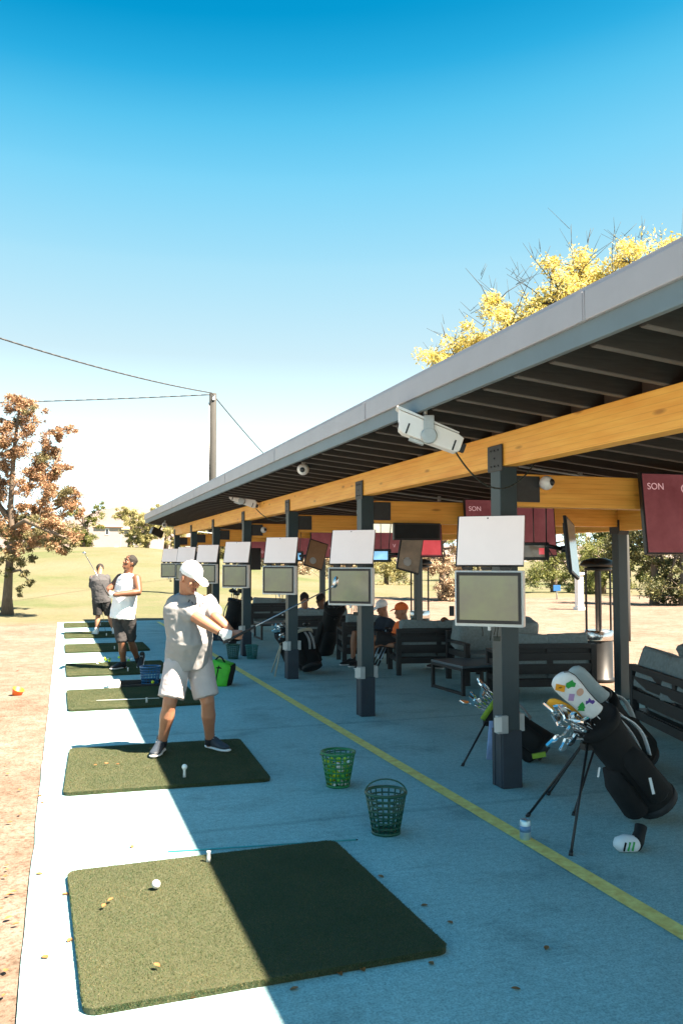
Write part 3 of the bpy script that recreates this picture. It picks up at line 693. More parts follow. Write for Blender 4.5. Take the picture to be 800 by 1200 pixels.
for k in range(6):
    t = make_tv(k); t.matrix_world = Matrix.Translation(V((4.93, PY[k + 1] - .22, 2.055))) @ Euler((R(-6), 0, R(-3))).to_matrix().to_4x4()
    t['label'] = TVL[k]; t['group'] = 'televisions under the cross beams'
# small dark-framed screens and monitors on swing arms
SML = ['small dark-framed display right of the nearest raised panel', 'small dark-framed blue display right of the second post', 'small dark-framed blue display right of the third post']
for k, (px, py, dd, m) in enumerate(((626, 646, 8.1, 'scr_dim'), (446, 651, 11.2, 'scr_blue'), (346, 652, 14.2, 'scr_blue'))):
    p = at_d(px, py, dd); t = thing('small_display', SML[k], 'monitor', p, R(-20), 'small displays')
    MB().box((0, 0, 0), (.27, .04, .17), bev=.006).build('casing', 'black_plastic', t)
    MB().box((-.01, -.0215, .0), (.20, .004, .11)).build('screen', m, t)
    if k == 0: MB().box((.06, -.025, 0), (.05, .002, .06)).build('red_patch', 'scr_bright_red', t)
    MB().tube([(0, .03, .02), (0, .06, 2.32 - p.z)], .005).build('drop_pole', 'dark_metal', t)
AML = ['black monitor on a swing arm turned edge-on, left of the patio heater', 'tilted black monitor on a swing arm, above the orange cap', 'tilted monitor with a cardboard-brown back beside the second raised panel']
for k, (px, py, dd, yaw, roll, ht, m) in enumerate(((669, 642, 7.7, 62, 13, .53, 'scr_dim'), (480, 648, 10.9, 24, 14, .50, 'scr_dim'), (370, 650, 14.0, 20, 17, .46, 'cardboard'))):
    if m == 'cardboard': defm('cardboard', (.30, .17, .09), .7, .2, 5)
    p = at_d(px, py, dd); mx = Matrix.Translation(p) @ rotz4(R(yaw - 18.5)) @ Euler((R(-8), R(roll), 0)).to_matrix().to_4x4()
    t = thing('swing_arm_monitor', AML[k], 'monitor', mx=mx, group='swing arm monitors')
    MB().box((0, 0, 0), (.33, .03, ht), bev=.008).box((0, .02, 0), (.24, .03, ht * .8), bev=.01).build('casing', 'black_plastic', t)
    MB().box((0, -.0165, 0), (.30, .004, ht - .04)).build('screen', m, t)
    if k: MB().lathe([(.055, 0), (.055, .004)], n=20, mx=Matrix.Translation(V((-.03, -.019, -ht * .25))) @ Euler((PI / 2, 0, 0)).to_matrix().to_4x4()).build('emblem', 'galv', t)
    inv = mx.inverted(); q = inv @ (p + V((-.22, .06, .02))) if k == 0 else inv @ (p + V((-.25, .12, -.02)))
    MB().tube([(0, .03, 0), (0, .09, 0)], .03, 10).tube([(0, .08, 0), q], .02, 8).tube([q, inv @ V(((mx.translation.x - .22), mx.translation.y + .06, 2.30))], .006, 8).build('arm', 'dark_metal', t)
    c = MB(); pts = [V((0, .03, -.1)) * (1 - s_) + q * s_ + V((0, 0, -.10 * math.sin(PI * s_))) for s_ in [i / 8 for i in range(9)]]
    for p0, p1 in zip(pts, pts[1:]): c.tube([p0, p1], .005, 5)
    c.build('cable', 'cable', t)
# black soundbar-like box on the cross beam
p = on_y(488, 623, 8.72); t = thing('wall_box', 'long flat black box fixed on the cross beam behind the tilted monitor', 'black box', p)
MB().box((0, 0, 0), (.56, .05, .19), bev=.006).build('casing', 'black_plastic', t); MB().box((0, -.027, 0), (.52, .006, .15)).build('grille', 'bag_dark', t)
p = on_y(392, 655, 14.6); t = thing('wall_box', 'wide black box hanging between the fourth post and the third raised panel', 'black box', at_d(292, 655, 16.5))
MB().box((0, 0, 0), (.42, .25, .42), bev=.02).build('casing', 'black_plastic', t); MB().tube([(0, 0, .2), (0, 0, .45)], .02).build('drop_pole', 'dark_metal', t)

# ------------------------------------------------------------------ cameras under the eave
def eave_camera(loc, lab):
    t = thing('eave_camera', lab, 'camera', loc, R(-18.5), 'white camera housings under the eave')
    A = Euler((0, R(20), 0)).to_matrix().to_4x4()
    q = lambda p: A @ V(p)
    # housing: long tapering box, hood sloping at the left end
    out = [(-.25, .085), (-.205, -.045), (-.17, -.062), (.22, -.062), (.245, -.04), (.245, .05), (.20, .066)]
    MB().prism(out, A @ Euler((PI / 2, 0, 0)).to_matrix().to_4x4() @ Matrix.Translation(V((0, 0, -.065))), .13, bev=.006).build('housing', 'white_paint', t)
    MB().prism([(-.275, .098), (-.25, .088), (.20, .070), (.20, .078), (-.27, .108)], A @ Euler((PI / 2, 0, 0)).to_matrix().to_4x4() @ Matrix.Translation(V((0, 0, -.075))), .15).build('sun_shield', 'white_plastic', t)
    MB().box(q((.262, -.005, -.01)), (.035, .06, .06), A, bev=.004).build('rear_plug', 'black_plastic', t)
    MB().lathe([(.04, 0), (.04, .01)], n=18, mx=A @ Euler((0, R(-90), 0)).to_matrix().to_4x4() @ Matrix.Translation(V((.005, 0, .215)))).build('lens', 'window_dark', t)
    MB().box(q((-.15, -.067, -.02)), (.012, .004, .075), A).box(q((.195, -.067, -.02)), (.012, .004, .075), A).build('clips', 'black_plastic', t)
    MB().lathe([(.058, 0), (.058, .014), (.05, .02)], n=22, mx=Euler((PI / 2, 0, 0)).to_matrix().to_4x4() @ Matrix.Translation(V((.0, -.02, .066)))).box((0, -.078, .05), (.075, .012, .14), bev=.003).box((0, -.03, .12), (.07, .10, .008)).build('bracket', 'galv', t)
    MB().tube([(-.02, -.03, .115), (-.02, -.03, .20)], .016, 10).lathe([(.035, .185), (.035, .195)], (-.02, -.03, 0), 14).build('stem', 'galv', t)
    MB().box(q((-.06, 0, -.075)), (.11, .05, .025), A, bev=.004).build('foot_rail', 'galv', t)
    return t
c1 = at_d(501, 509, 6.05)
eave_camera(c1, 'nearest long white camera housing hanging under the eave, with a drooping black cable')
c2 = at_d(284, 586, 14.0)
eave_camera(c2, 'smaller distant white camera housing hanging under the eave down the row')
def sag(name, a, b, drop, r, lab, cat, m='cable', n=20):
    a, b = V(a), V(b); pts = [a.lerp(b, i / n) - V((0, 0, drop * 4 * (i / n) * (1 - i / n))) for i in range(n + 1)]
    mb = MB(); c = pts[n // 2]
    for p0, p1 in zip(pts, pts[1:]): mb.tube([p0 - c, p1 - c], r, 6)
    o = mb.build(name, m); o.location = c; return tag(o, lab, cat)
sag('cable', at_d(532, 527, 6.05), at_d(626, 543, 6.35), .23, .006, 'black cable drooping from the nearest camera housing to the post', 'cable')
sag('cable', at_d(300, 596, 13.8), at_d(338, 607, 13.2), .11, .007, 'cable drooping from the distant camera housing to a post', 'cable')
for (px, py, dd, lab) in ((355, 550, 9.3, 'small round white camera under the eave, between the two long housings'), (193, 615, 22, 'tiny round white camera under the far corner of the eave')):
    p = at_d(px, py, dd); t = thing('dome_camera', lab, 'camera', p)
    MB().ell((0, 0, 0), (.065, .065, .065)).build('shell', 'white_plastic', t); MB().ell((-.02, -.045, -.01), (.03, .03, .03)).build('lens', 'window_dark', t)
    MB().tube([(0, 0, .05), (.02, 0, .13)], .02).box((.02, 0, .125), (.09, .09, .012)).build('bracket', 'galv', t)
for (px, py, y, lab) in ((640, 566, 5.66, 'white round camera with black eye on the nearest cross beam'), (309, 621, 14.88, 'white round camera with black eye on a distant cross beam')):
    p = on_y(px, py, y); t = thing('dome_camera', lab, 'camera', p)
    MB().ell((0, 0, 0), (.055, .055, .055)).build('shell', 'white_plastic', t); MB().ell((.016, -.036, .002), (.028, .028, .028)).build('lens', 'black_plastic', t)
    MB().lathe([(.04, 0), (.04, .03)], n=16, mx=Euler((-PI / 2, 0, 0)).to_matrix().to_4x4() @ Matrix.Translation(V((0, 0, .02)))).build('base', 'white_plastic', t)
p = at_d(184, 624, 23.3); t = thing('floodlight', 'dark floodlight bracketed on the far corner of the roof', 'floodlight', p, .3)
MB().box((0, 0, 0), (.34, .14, .20), (0, .4, 0), bev=.02).build('body', 'dark_metal', t); MB().box((-.17, -.02, .05), (.02, .12, .17), (0, .4, 0)).build('glass', 'galv', t); MB().tube([(.05, 0, .05), (.12, 0, .17)], .025).build('bracket', 'dark_metal', t)

# ------------------------------------------------------------------ lounge furniture
def pillow(mb, c, d, rot=None, e=.35):
    mx = Matrix.Translation(V(c)) @ (Euler(rot).to_matrix().to_4x4() if rot else Matrix())
    r = bmesh.ops.create_uvsphere(mb.b, u_segments=28, v_segments=18, radius=1)
    for v in r['verts']:
        p = v.co; q = V([math.copysign(abs(x) ** ex, x) for x, ex in zip(p, (e, e, e))])
        q *= 1 / max(1e-6, max(abs(q.x), abs(q.y), abs(q.z), .75))
        wv = noise.noise(q * 2.2 + V(c)) * .05
        v.co = mx @ V((q.x * d[0] / 2 * (1 + wv), q.y * d[1] / 2 * (1 + wv), q.z * d[2] / 2 * (1 + wv)))
    for f in {f for x in r['verts'] for f in x.link_faces}: f.smooth = True
    return mb
def sofa(L_, loc, rz_, lab, plump=False):
    """faces local +Y, slatted back at -Y; origin on the floor in the middle"""
    t = thing('slatted_sofa', lab, 'sofa', loc, rz_, 'slatted outdoor sofas')
    D = .80; h = L_ / 2
    for sx in (-1, 1):
        for sy, hh in ((-1, .68), (1, .56)):
            MB().box((sx * (h - .035), sy * (D / 2 - .035), hh / 2), (.07, .07, hh), bev=.005).build('leg', 'sofa_frame', t)
        MB().box((sx * (h - .036), 0, .545), (.075, D + .004, .035), bev=.004).box((sx * (h - .036), 0, .22), (.05, D - .14, .07)).box((sx * (h - .036), 0, .40), (.03, D - .14, .08)).build('arm', 'sofa_frame', t)
    MB().box((0, -D / 2 + .02, .655), (L_ - .14, .04, .06), bev=.004).box((0, -D / 2 + .02, .53), (L_ - .14, .025, .09)).box((0, -D / 2 + .02, .40), (L_ - .14, .025, .09)).box((0, -D / 2 + .035, .53), (.07, .03, .30)).box((0, -D / 2 + .048, .47), (L_ - .15, .008, .30)).build('back_slats', 'sofa_frame', t)
    MB().box((0, 0, .235), (L_ - .14, D - .1, .05)).box((0, D / 2 - .05, .22), (L_ - .14, .03, .09)).box((0, -D / 2 + .04, .21), (L_ - .14, .03, .08)).build('seat_base', 'sofa_frame', t)
    n_ = max(1, round(L_ / .72)); wd = (L_ - .16) / n_
    for i in range(n_):
        x = -h + .08 + wd * (i + .5)
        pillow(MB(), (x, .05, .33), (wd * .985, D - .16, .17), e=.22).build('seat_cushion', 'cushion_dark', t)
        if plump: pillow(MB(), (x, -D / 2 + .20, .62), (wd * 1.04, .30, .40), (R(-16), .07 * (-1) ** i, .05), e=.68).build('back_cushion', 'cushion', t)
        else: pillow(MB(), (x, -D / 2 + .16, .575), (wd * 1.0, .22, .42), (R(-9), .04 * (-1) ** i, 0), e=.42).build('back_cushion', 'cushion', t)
    MB().box((h - .25, -D / 2 - .004, .40), (.04, .006, .03)).build('label_tag', 'white_plastic', t)
    return t
def ctr(p, q, D=.8):     # sofa with its back line running p -> q (left to right as seen from behind)
    p, q = V(p), V(q); d = (q - p); a = math.atan2(d.y, d.x); nrm = V((-d.y, d.x, 0)).normalized()
    return (p + q) / 2 + nrm * D / 2, a, d.length
for (p, q, lab, pl) in (((5.30, 7.05, 0), (4.72, 5.15, 0), 'slatted sofa with big loose pillows at the right edge, behind the black golf bag', True),
                        ((5.08, 9.1, 0), (6.2, 8.85, 0), 'slatted sofa with grey back cushions, right of the nearest post', False),
                        ((4.76, 11.68, 0), (6.0, 11.42, 0), 'slatted sofa where the person in the orange cap sits', False),
                        ((4.42, 13.15, 0), (5.2, 13.0, 0), 'slatted chair behind the second post, where the white cap sits', False),
                        ((3.98, 14.95, 0), (5.15, 14.75, 0), 'slatted sofa where the person in the light blue shirt sits', False),
                        ((4.35, 19.7, 0), (5.35, 19.6, 0), 'small dark sofa farthest down the shelter, left of the third post', False)):
    c, a, l = ctr(p, q); sofa(l, c, a, lab, pl)
sofa(1.35, (5.95, 10.75, 0), PI + R(-6), 'slatted sofa facing us, its grey cushions showing over the sofa right of the nearest post', True)
sofa(.85, (6.45, 7.35, 0), R(98), 'slatted armchair facing the bays, behind the sofa at the right edge', True)
def table(loc, rz_, w_, d_, h_, lab):
    t = thing('coffee_table', lab, 'table', loc, rz_, 'low metal tables')
    MB().box((0, 0, h_ - .015), (w_, d_, .03), bev=.003).build('tabletop', 'table_top', t)
    MB().box((0, d_ / 2 - .015, h_ - .05), (w_ - .06, .03, .035)).box((0, -d_ / 2 + .015, h_ - .05), (w_ - .06, .03, .035)).box((w_ / 2 - .015, 0, h_ - .05), (.03, d_ - .06, .035)).box((-w_ / 2 + .015, 0, h_ - .05), (.03, d_ - .06, .035)).build('apron', 'sofa_frame', t)
    for sx in (-1, 1):
        for sy in (-1, 1): MB().box((sx * (w_ / 2 - .02), sy * (d_ / 2 - .02), (h_ - .03) / 2), (.04, .04, h_ - .032)).build('leg', 'sofa_frame', t)
        MB().box((sx * (w_ / 2 - .02), 0, .022), (.034, d_ - .082, .034)).build('foot_rail', 'sofa_frame', t)
table((5.18, 10.1, 0), R(3), .78, .84, .37, 'low dark metal table with bluish top, left of the nearest post')
table((4.55, 18.1, 0), 0, .8, .7, .36, 'low dark metal table far down the shelter beside the farthest sofa')

# patio heaters
def heater(loc, lab):
    t = thing('patio_heater', lab, 'patio heater', loc, .3, 'glass tube patio heaters')
    MB().lathe([(.20, 0), (.21, .02), (.205, .05), (.185, .06), (.185, .56), (.18, .57)], n=28).build('base', 'dark_metal', t)
    MB().lathe([(.19, .57), (.195, .58), (.195, .70), (.185, .71)], n=28).build('band', 'steel', t)
    for k in range(4):
        a = PI / 4 + k * PI / 2; MB().box((.165 * math.cos(a), .165 * math.sin(a), 1.13), (.022, .022, .85)).build('cage_post', 'dark_metal', t)
    MB().tube([(0, 0, .71), (0, 0, 1.56)], .045, 14).build('flame_tube', 'rafter_edge', t)
    MB().lathe([(.18, 1.54), (.19, 1.55), (.19, 1.57), (.18, 1.58)], n=28).build('cage_ring', 'dark_metal', t)
    MB().lathe([(.12, 1.575), (.245, 1.61), (.25, 1.625), (.21, 1.68), (.10, 1.715), (.01, 1.72)], n=28).build('hood', 'dark_metal', t)
heater((7.24, 10.28, 0), 'patio heater with dark hood beside the rear post, right of the nearest bay monitor')
heater((6.72, 15.3, 0), 'patio heater at the rear post behind the orange cap')

# ------------------------------------------------------------------ golf clubs and bags
def iron_head(mb):
    out = [(-.012, -.01), (.0, -.014), (.055, -.012), (.075, .01), (.078, .045), (.066, .052), (.02, .018), (-.006, .014)]
    mb.prism(out, Euler((R(80), 0, 0)).to_matrix().to_4x4() @ Matrix.Translation(V((0, 0, -.009))), .018, bev=.004); return mb
def make_iron():
    t = thing('golf_club', '', 'golf club')
    MB().tube([(0, 0, -.55), (0, 0, .0)], [.006, .0048], 8).build('shaft', 'shaft', t)
    h = iron_head(MB()); h.tube([(0, 0, -.06), (0, 0, .012)], [.0068, .0075], 8); h.build('club_head', 'chrome', t); return t
def make_wood(m):
    t = thing('golf_club', '', 'golf club')
    MB().tube([(0, 0, -.55), (0, 0, .0)], [.006, .0048], 8).build('shaft', 'shaft_dark', t)
    MB().ell((.045, 0, .015), (.062, .05, .03)).tube([(0, 0, -.05), (.005, 0, .012)], .008, 8).build('club_head', m, t); return t
iron0 = make_iron(); iron0_used = False
wood0 = make_wood('dark_metal'); wood0_used = False
def put_club(kind, mx, lab, group):
    global iron0_used, wood0_used
    src = iron0 if kind == 'iron' else wood0
    if not (iron0_used if kind == 'iron' else wood0_used):
        src.matrix_world = mx; o = src
        if kind == 'iron': iron0_used = True
        else: wood0_used = True
    else: o = dup(src, mx=mx)
    o['label'] = lab; o['group'] = group; return o
def stand_bag(base, topc, name_lab, body_m, trim_m, feet, pocket_m=None, rad=.125, strap_m='strap', flat=1.0, hood=True):
    """bag leaning from base centre to mouth centre; feet: world positions of the stand legs"""
    base, topc = V(base), V(topc); ax = (topc - base); Ln = ax.length; ax.normalize()
    t = thing('golf_bag', name_lab, 'golf bag', (base.x, base.y, 0)); o0 = V((base.x, base.y, 0))
    side = V((0, 0, 1)).cross(ax).normalized(); upv = ax.cross(side)
    B = lambda a, s_=0, u=0: base - o0 + ax * (a * Ln) + side * s_ + upv * u
    st = []
    for a, k in ((-.03, .80), (0, .96), (.06, 1.0), (.2, .98), (.35, .93), (.55, .90), (.75, .93), (.92, 1.0), (1.0, 1.04)):
        wob = 1 + .03 * math.sin(a * 17)
        st.append((B(a), side, rad * k * wob, rad * k * .92 * wob))
    MB().loft(st, 22).build('body', body_m, t)
    MB().loft([(B(-.035), side, rad * .9, rad * .85), (B(-.02), side, rad * 1.03, rad * .97), (B(.05), side, rad * 1.04, rad * .98)], 22).build('base_cup', 'rubber', t)
    MB().loft([(B(.95), side, rad * 1.08, rad * 1.02), (B(1.0), side, rad * 1.12, rad * 1.06), (B(1.03), side, rad * 1.10, rad * 1.04), (B(1.032), side, rad * .9, rad * .86)], 22).build('collar', trim_m, t)
    # pockets: on the underside and both flanks
    MB().loft([(B(.06, 0, -rad * .8), side, rad * .45, .03), (B(.10, 0, -rad * 1.0), side, rad * .78, .075), (B(.40, 0, -rad * .95), side, rad * .75, .07), (B(.55, 0, -rad * .80), side, rad * .6, .03)], 16, dome=.4).build('pocket', pocket_m or body_m, t)
    for sg in (-1, 1):
        MB().loft([(B(.10, sg * rad * .75, 0), upv, .05, .03), (B(.16, sg * rad * .92, 0), upv, .085, .05), (B(.58, sg * rad * .88, 0), upv, .08, .045), (B(.70, sg * rad * .75, 0), upv, .045, .02)], 14, dome=.4).build('pocket', body_m, t)
    # straps: two arcs over the top side
    for sg in (-.035, .05):
        pts = [B(.92 - .50 * i / 16, sg, rad * .92 + (.035 + sg * .3) * math.sin(PI * i / 16)) for i in range(17)]
        MB().loft([(p_, side, .022, .006) for p_ in pts], 8).build('strap', strap_m, t)
    for f in feet:
        a = B(.93, .02 if (V(f) - topc).dot(side) > 0 else -.02, -rad * .95); b = V(f) - o0
        MB().tube([a, b], .0085, 8).tube([b + (a - b).normalized() * .03, b], .013, 8).build('stand_leg', 'dark_metal', t)
    MB().box(B(.9, 0, -rad * 1.02), (.06, .06, .04)).build('leg_bracket', 'dark_metal', t)
    return t, base, ax, side, upv, Ln, rad
def club_fan(bag, n, out, spread, lab, group, kinds=None, scale=1., jit=.02, seed=1):
    t, base, ax, side, upv, Ln, rad = bag; q = random.Random(seed)
    mouth = base + ax * Ln * 1.0
    for i in range(n):
        a = 2 * PI * i / n + q.random(); rr = rad * q.uniform(.25, .75)
        p = mouth + side * rr * math.cos(a) + upv * rr * math.sin(a)
        d = (ax + side * math.cos(a) * spread + upv * math.sin(a) * spread).normalized()
        o = q.uniform(*out); kind = kinds[i % len(kinds)] if kinds else 'iron'
        mx = frame(p + d * o, d, side.lerp(upv, q.uniform(-.9, .9)) * (1 if q.random() < .6 else -1)) @ Matrix.Scale(scale, 4)
        put_club(kind, mx, lab, group)
# front black bag
f1, f2 = gnd(617, 957), gnd(668, 1003)
base = gnd(768, 962); base.z = .13; mouth = at_d(698, 846, 5.42)
bag1 = stand_bag(base, mouth, 'big black stand bag with white straps in the foreground, full of irons', 'bag_black', 'bag_black', [f1, f2], rad=.148, strap_m='bag_white')
t = bag1[0]; tl = V((base.x, base.y, 0))
b_ = base + bag1[2] * .16 * bag1[5]
MB().box(at_d(763, 921, 5.22) - tl, (.016, .006, .10), (0, R(-12), R(-18))).build('pocket_badge', 'bag_white', t)
MB().box(at_d(701, 905, 5.25) - tl, (.01, .006, .06), (0, R(10), R(-18))).build('pocket_badge', 'bag_white', t)
qi = random.Random(5)
for (px, py) in ((649, 834), (660, 828), (663, 842), (673, 836), (655, 850), (668, 852), (680, 846), (652, 863), (663, 866), (674, 861), (689, 842), (684, 856)):
    hp_ = at_d(px, py, 5.27 + qi.uniform(-.03, .05)); inn = mouth - bag1[2] * .16; dz_ = (hp_ - inn).normalized()
    put_club('iron', frame(hp_, dz_, -RT * qi.uniform(.6, 1) + UP * qi.uniform(-.2, .7) - FW * .3), 'chrome iron sticking out of the foreground black bag below the white headcover', 'irons in the foreground black bag')
def headcover(p0, p1, wid, lab, m, stick=False, name='headcover_club'):
    """a driver in its padded cover: sock from p0 (neck) to p1 (crown)"""
    p0, p1 = V(p0), V(p1); d = p1 - p0; Ln = d.length; d.normalize()
    t = thing('covered_club', lab, 'golf club', p0)
    sd = RT.copy(); sd = (sd - d * sd.dot(d)).normalized(); nv = d.cross(sd)
    prof = ((-.02, .80), (.0, .88), (.2, .84), (.42, .88), (.62, .97), (.8, 1.0), (.92, .86), (.975, .55), (1.0, .15))
    h = MB().loft([(d * (a * Ln) + sd * (.04 * wid * smooth(.3, .8, a)), sd, wid * k, wid * k * .55) for a, k in prof], 22)
    hc = h.build('headcover', m, t)
    MB().tube([d * -.02, d * -.45], [.0055, .006], 8).build('shaft', 'shaft', t)
    return t, hc, d, sd, nv, Ln
cv = headcover(at_d(695, 835, 5.36), at_d(652, 792, 5.26), .080, 'driver in a big white padded headcover dotted with coloured stickers', 'bag_white')
t, hc, d, sd, nv, Ln = cv
edge = MB()
ep = [d * (a_ * Ln) + sd * (.080 * k_ * 1.0 + .04 * .080 * smooth(.3, .8, a_)) for a_, k_ in ((.0, .88), (.2, .84), (.42, .88), (.62, .97), (.8, 1.0), (.92, .86), (.975, .55))]
edge.tube(ep, .0035, 6); edge.build('seam', 'bag_black', hc)
# stickers on the side of the cover turned to the camera
def sticker(px, py, out, m, s_=1.0):
    tgt = at_d(px, py, 5.0); dr = (tgt - EYE).normalized(); o = t.location; bpy.context.view_layer.update()
    me_ = hc.data; ok, loc, nor, _ = hc.ray_cast(EYE - o, dr)
    if not ok: return
    mx = frame(loc + nor * .0012, nor, RT); MB().prism([(x * s_, y * s_) for x, y in out], mx, .0012).build('sticker', m, hc)
sqr = [(-.02, -.018), (.02, -.018), (.02, .018), (-.02, .018)]
blob = [(-.022, -.008), (-.010, -.020), (.004, -.012), (.020, -.014), (.024, .004), (.012, .012), (.006, .022), (-.010, .012), (-.020, .008)]
tree_ = [(-.016, -.024), (.016, -.024), (.012, -.008), (.018, -.006), (.010, .008), (.012, .010), (0, .028), (-.012, .010), (-.010, .008), (-.018, -.006), (-.012, -.008)]
disc = [(.018 * math.cos(a), .018 * math.sin(a)) for a in [2 * PI * i / 14 for i in range(14)]]
bird = [(-.022, -.012), (-.004, -.004), (.012, -.014), (.024, -.004), (.016, .006), (.006, .004), (-.006, .018), (-.012, .004), (-.022, .006)]
sticker(656, 806, sqr, 'st_orange', 1.4); sticker(656, 806, [(-.01, -.006), (.002, -.002), (.01, .008), (-.002, .006)], 'st_black', 1.4)
sticker(668, 802, blob, 'st_green', 1.4); sticker(679, 811, disc, 'st_tan', 1.4); sticker(669, 817, [(x * .6, y * 1.1) for x, y in sqr], 'st_lilac', 1.4)
sticker(691, 822, bird, 'st_purple', 1.4); sticker(681, 828, tree_, 'st_green', 1.4)
headcover(at_d(688, 842, 5.46), at_d(642, 821, 5.34), .040, 'club in a small yellow headcover, under the white one', 'cover_yellow')
headcover(at_d(706, 818, 5.60), at_d(668, 784, 5.52), .062, 'club in a plain grey-white headcover behind the stickered one', 'cover_grey')
# detached headcover on the floor
p = gnd(739, 998); t = thing('loose_headcover', 'striped black and pale headcover lying on the floor by the black bag', 'headcover', p, R(-10))
MB().loft([((-.10, 0, .04), (0, 1, 0), .02, .02), ((-.085, 0, .045), (0, 1, 0), .04, .04), ((-.04, 0, .05), (0, 1, 0), .05, .05), ((.02, 0, .045), (0, 1, 0), .045, .045), ((.05, .02, .05), (0, 1, 0), .035, .035)], 18, dome=.5).build('cover', 'bag_white', t)
MB().loft([((.02, 0, .045), (0, 1, 0), .047, .047), ((.05, .02, .055), (0, 1, 0), .04, .04), ((.08, .05, .085), (0, 1, 0), .034, .034), ((.10, .07, .12), (0, 1, 0), .036, .036)], 18, dome=.2).build('sock', 'bag_dark', t)
for i, x in enumerate((-.062, -.036, -.01)): MB().box((x, -.0485, .045), (.009, .006, .05), (0, .25, 0)).build('stripe', 'st_green' if i else 'bag_black', t)

# second bag, black and lime, behind the nearest post
f = [gnd(541, 898), gnd(580, 872)]
base = gnd(640, 893); base.z = .12; mouth = at_d(575, 828, 7.3)
bag2 = stand_bag(base, mouth, 'black and lime stand bag half hidden by the nearest post', 'bag_dark', 'bag_lime', f, 'bag_dark', rad=.13, strap_m='strap')
MB().box(at_d(631, 885, 6.35) - V((base.x, base.y, 0)), (.10, .02, .035), (0, R(-10), R(-18))).build('pocket_panel', 'bag_lime', bag2[0])
club_fan(bag2, 8, (.10, .22), .25, 'dull iron sticking out of the black and lime bag', 'irons in the black and lime bag', scale=1.1, seed=9)
MB().loft([(at_d(577, 845, 6.9) - V((base.x, base.y, 0)), RT, .03, .01), (at_d(575, 890, 6.9) - V((base.x, base.y, 0)), RT, .04, .012)], 10).build('towel', 'cloth_blue', bag2[0])
# third bag right behind the foreground bag
f = [gnd(641, 932), gnd(671, 956)]
base = gnd(752, 900); base.z = .12; mouth = at_d(702, 825, 6.3)
bag3 = stand_bag(base, mouth, 'dark stand bag standing just behind the foreground black bag', 'bag_dark', 'bag_black', f, rad=.13, strap_m='bag_white')
club_fan(bag3, 6, (.05, .12), .2, 'dark wood sticking out of the bag behind the foreground bag', 'woods in the bag behind the foreground bag', kinds=['wood'], seed=3)
# upright bag by the second post, cream top
base = gnd(366, 790); base.z = .1; mouth = at_d(354, 742, 12.9)
bag4 = stand_bag(base, mouth, 'dark bag with a cream rim leaning between the second and third posts', 'bag_black', 'bag_cream', [], rad=.15)
club_fan(bag4, 4, (.02, .08), .2, 'dark club in the cream-rimmed bag', 'clubs in the cream-rimmed bag', kinds=['wood'], seed=4)
base = gnd(378, 768); base.z = .1; mouth = at_d(392, 712, 14.6)
bag5 = stand_bag(base, mouth, 'tall black bag with blue panel standing beside the second post', 'bag_black', 'bag_black', [], rad=.17)
club_fan(bag5, 6, (.0, .1), .25, 'dark wood in the tall black bag beside the second post', 'woods in the tall black bag', kinds=['wood'], seed=8)
# small stand bag with pale legs in front of the third post
f = [gnd(318, 788), gnd(322, 793)]
base = gnd(346, 785); base.z = .1; mouth = at_d(331, 744, 12.6)
bag6 = stand_bag(base, mouth, 'stand bag with pale yellow legs behind the third post', 'bag_dark', 'bag_dark', [], rad=.11)
for ff in f: MB().tube([mouth + V((0, 0, -.06)) - V((base.x, base.y, 0)), ff - V((base.x, base.y, 0))], .011, 8).build('stand_leg', 'bag_cream', bag6[0])
club_fan(bag6, 8, (.06, .18), .3, 'bright iron in the bag with pale yellow legs', 'irons in the bag with pale legs', scale=1.25, seed=2)
base = gnd(266, 756); base.z = .1; mouth = at_d(279, 705, 17.0)
bag7 = stand_bag(base, mouth, 'black bag full of bright clubs, left of the third post', 'bag_black', 'bag_black', [], rad=.2)
club_fan(bag7, 8, (.06, .2), .3, 'bright club in the black bag left of the third post', 'clubs in the black bag left of the third post', scale=1.4, kinds=['iron', 'wood'], seed=6)
# loose clubs leaning beside the second post
for i, (p, q) in enumerate((((434, 783), (452, 738)), ((438, 784), (456, 742)), ((441, 786), (459, 743)), ((437, 780), (449, 741)))):
    a = gnd(*p); b = at_d(*q, 1.0); a.z = .02
    dd = (a - EYE).dot(FW) + .25; b = at_d(*q, dd); t = thing('golf_club', 'pale-blue-shafted club leaning in the bundle right of the second post', 'golf club', a, 0, 'clubs leaning by the second post')
    MB().tube([(0, 0, 0), b - a], [.008, .010], 8).build('shaft', 'shaft_blue', t)
    MB().ell(b - a + V((.02, 0, .02)), (.05, .03, .025)).build('club_head', 'dark_metal', t)
    MB().tube([(0, 0, 0), (b - a) * .25], .013, 8).build('grip', 'rubber', t)
# green duffel bag
p = gnd(259, 803); t = thing('duffel_bag', 'bright green and black duffel bag on the floor behind the man in the white cap', 'bag', p, R(-30))
pillow(MB(), (0, 0, .16), (.29, .25, .33), (0, R(12), 0), e=.85).build('body', 'lime_nylon', t)
for sx in (-1, 1): pillow(MB(), (sx * .10 + .0, .02, .145), (.10, .24, .30), (0, R(12), 0), e=.85).build('end_panel', 'bag_black', t)
h = MB(); pts = [(-.09 + .18 * i / 10, -.06, .28 + .11 * math.sin(PI * i / 10)) for i in range(11)]
for p0, p1 in zip(pts, pts[1:]): h.tube([p0, p1], .011, 6)
h.build('handle', 'bag_black', t); MB().box((-.01, -.122, .17), (.016, .012, .22), (0, R(12), 0)).build('zip', 'bag_black', t); MB().tube([(-.12, -.09, .24), (.02, -.125, .25), (.12, -.09, .22)], .012, 8).build('trim', 'bag_black', t)
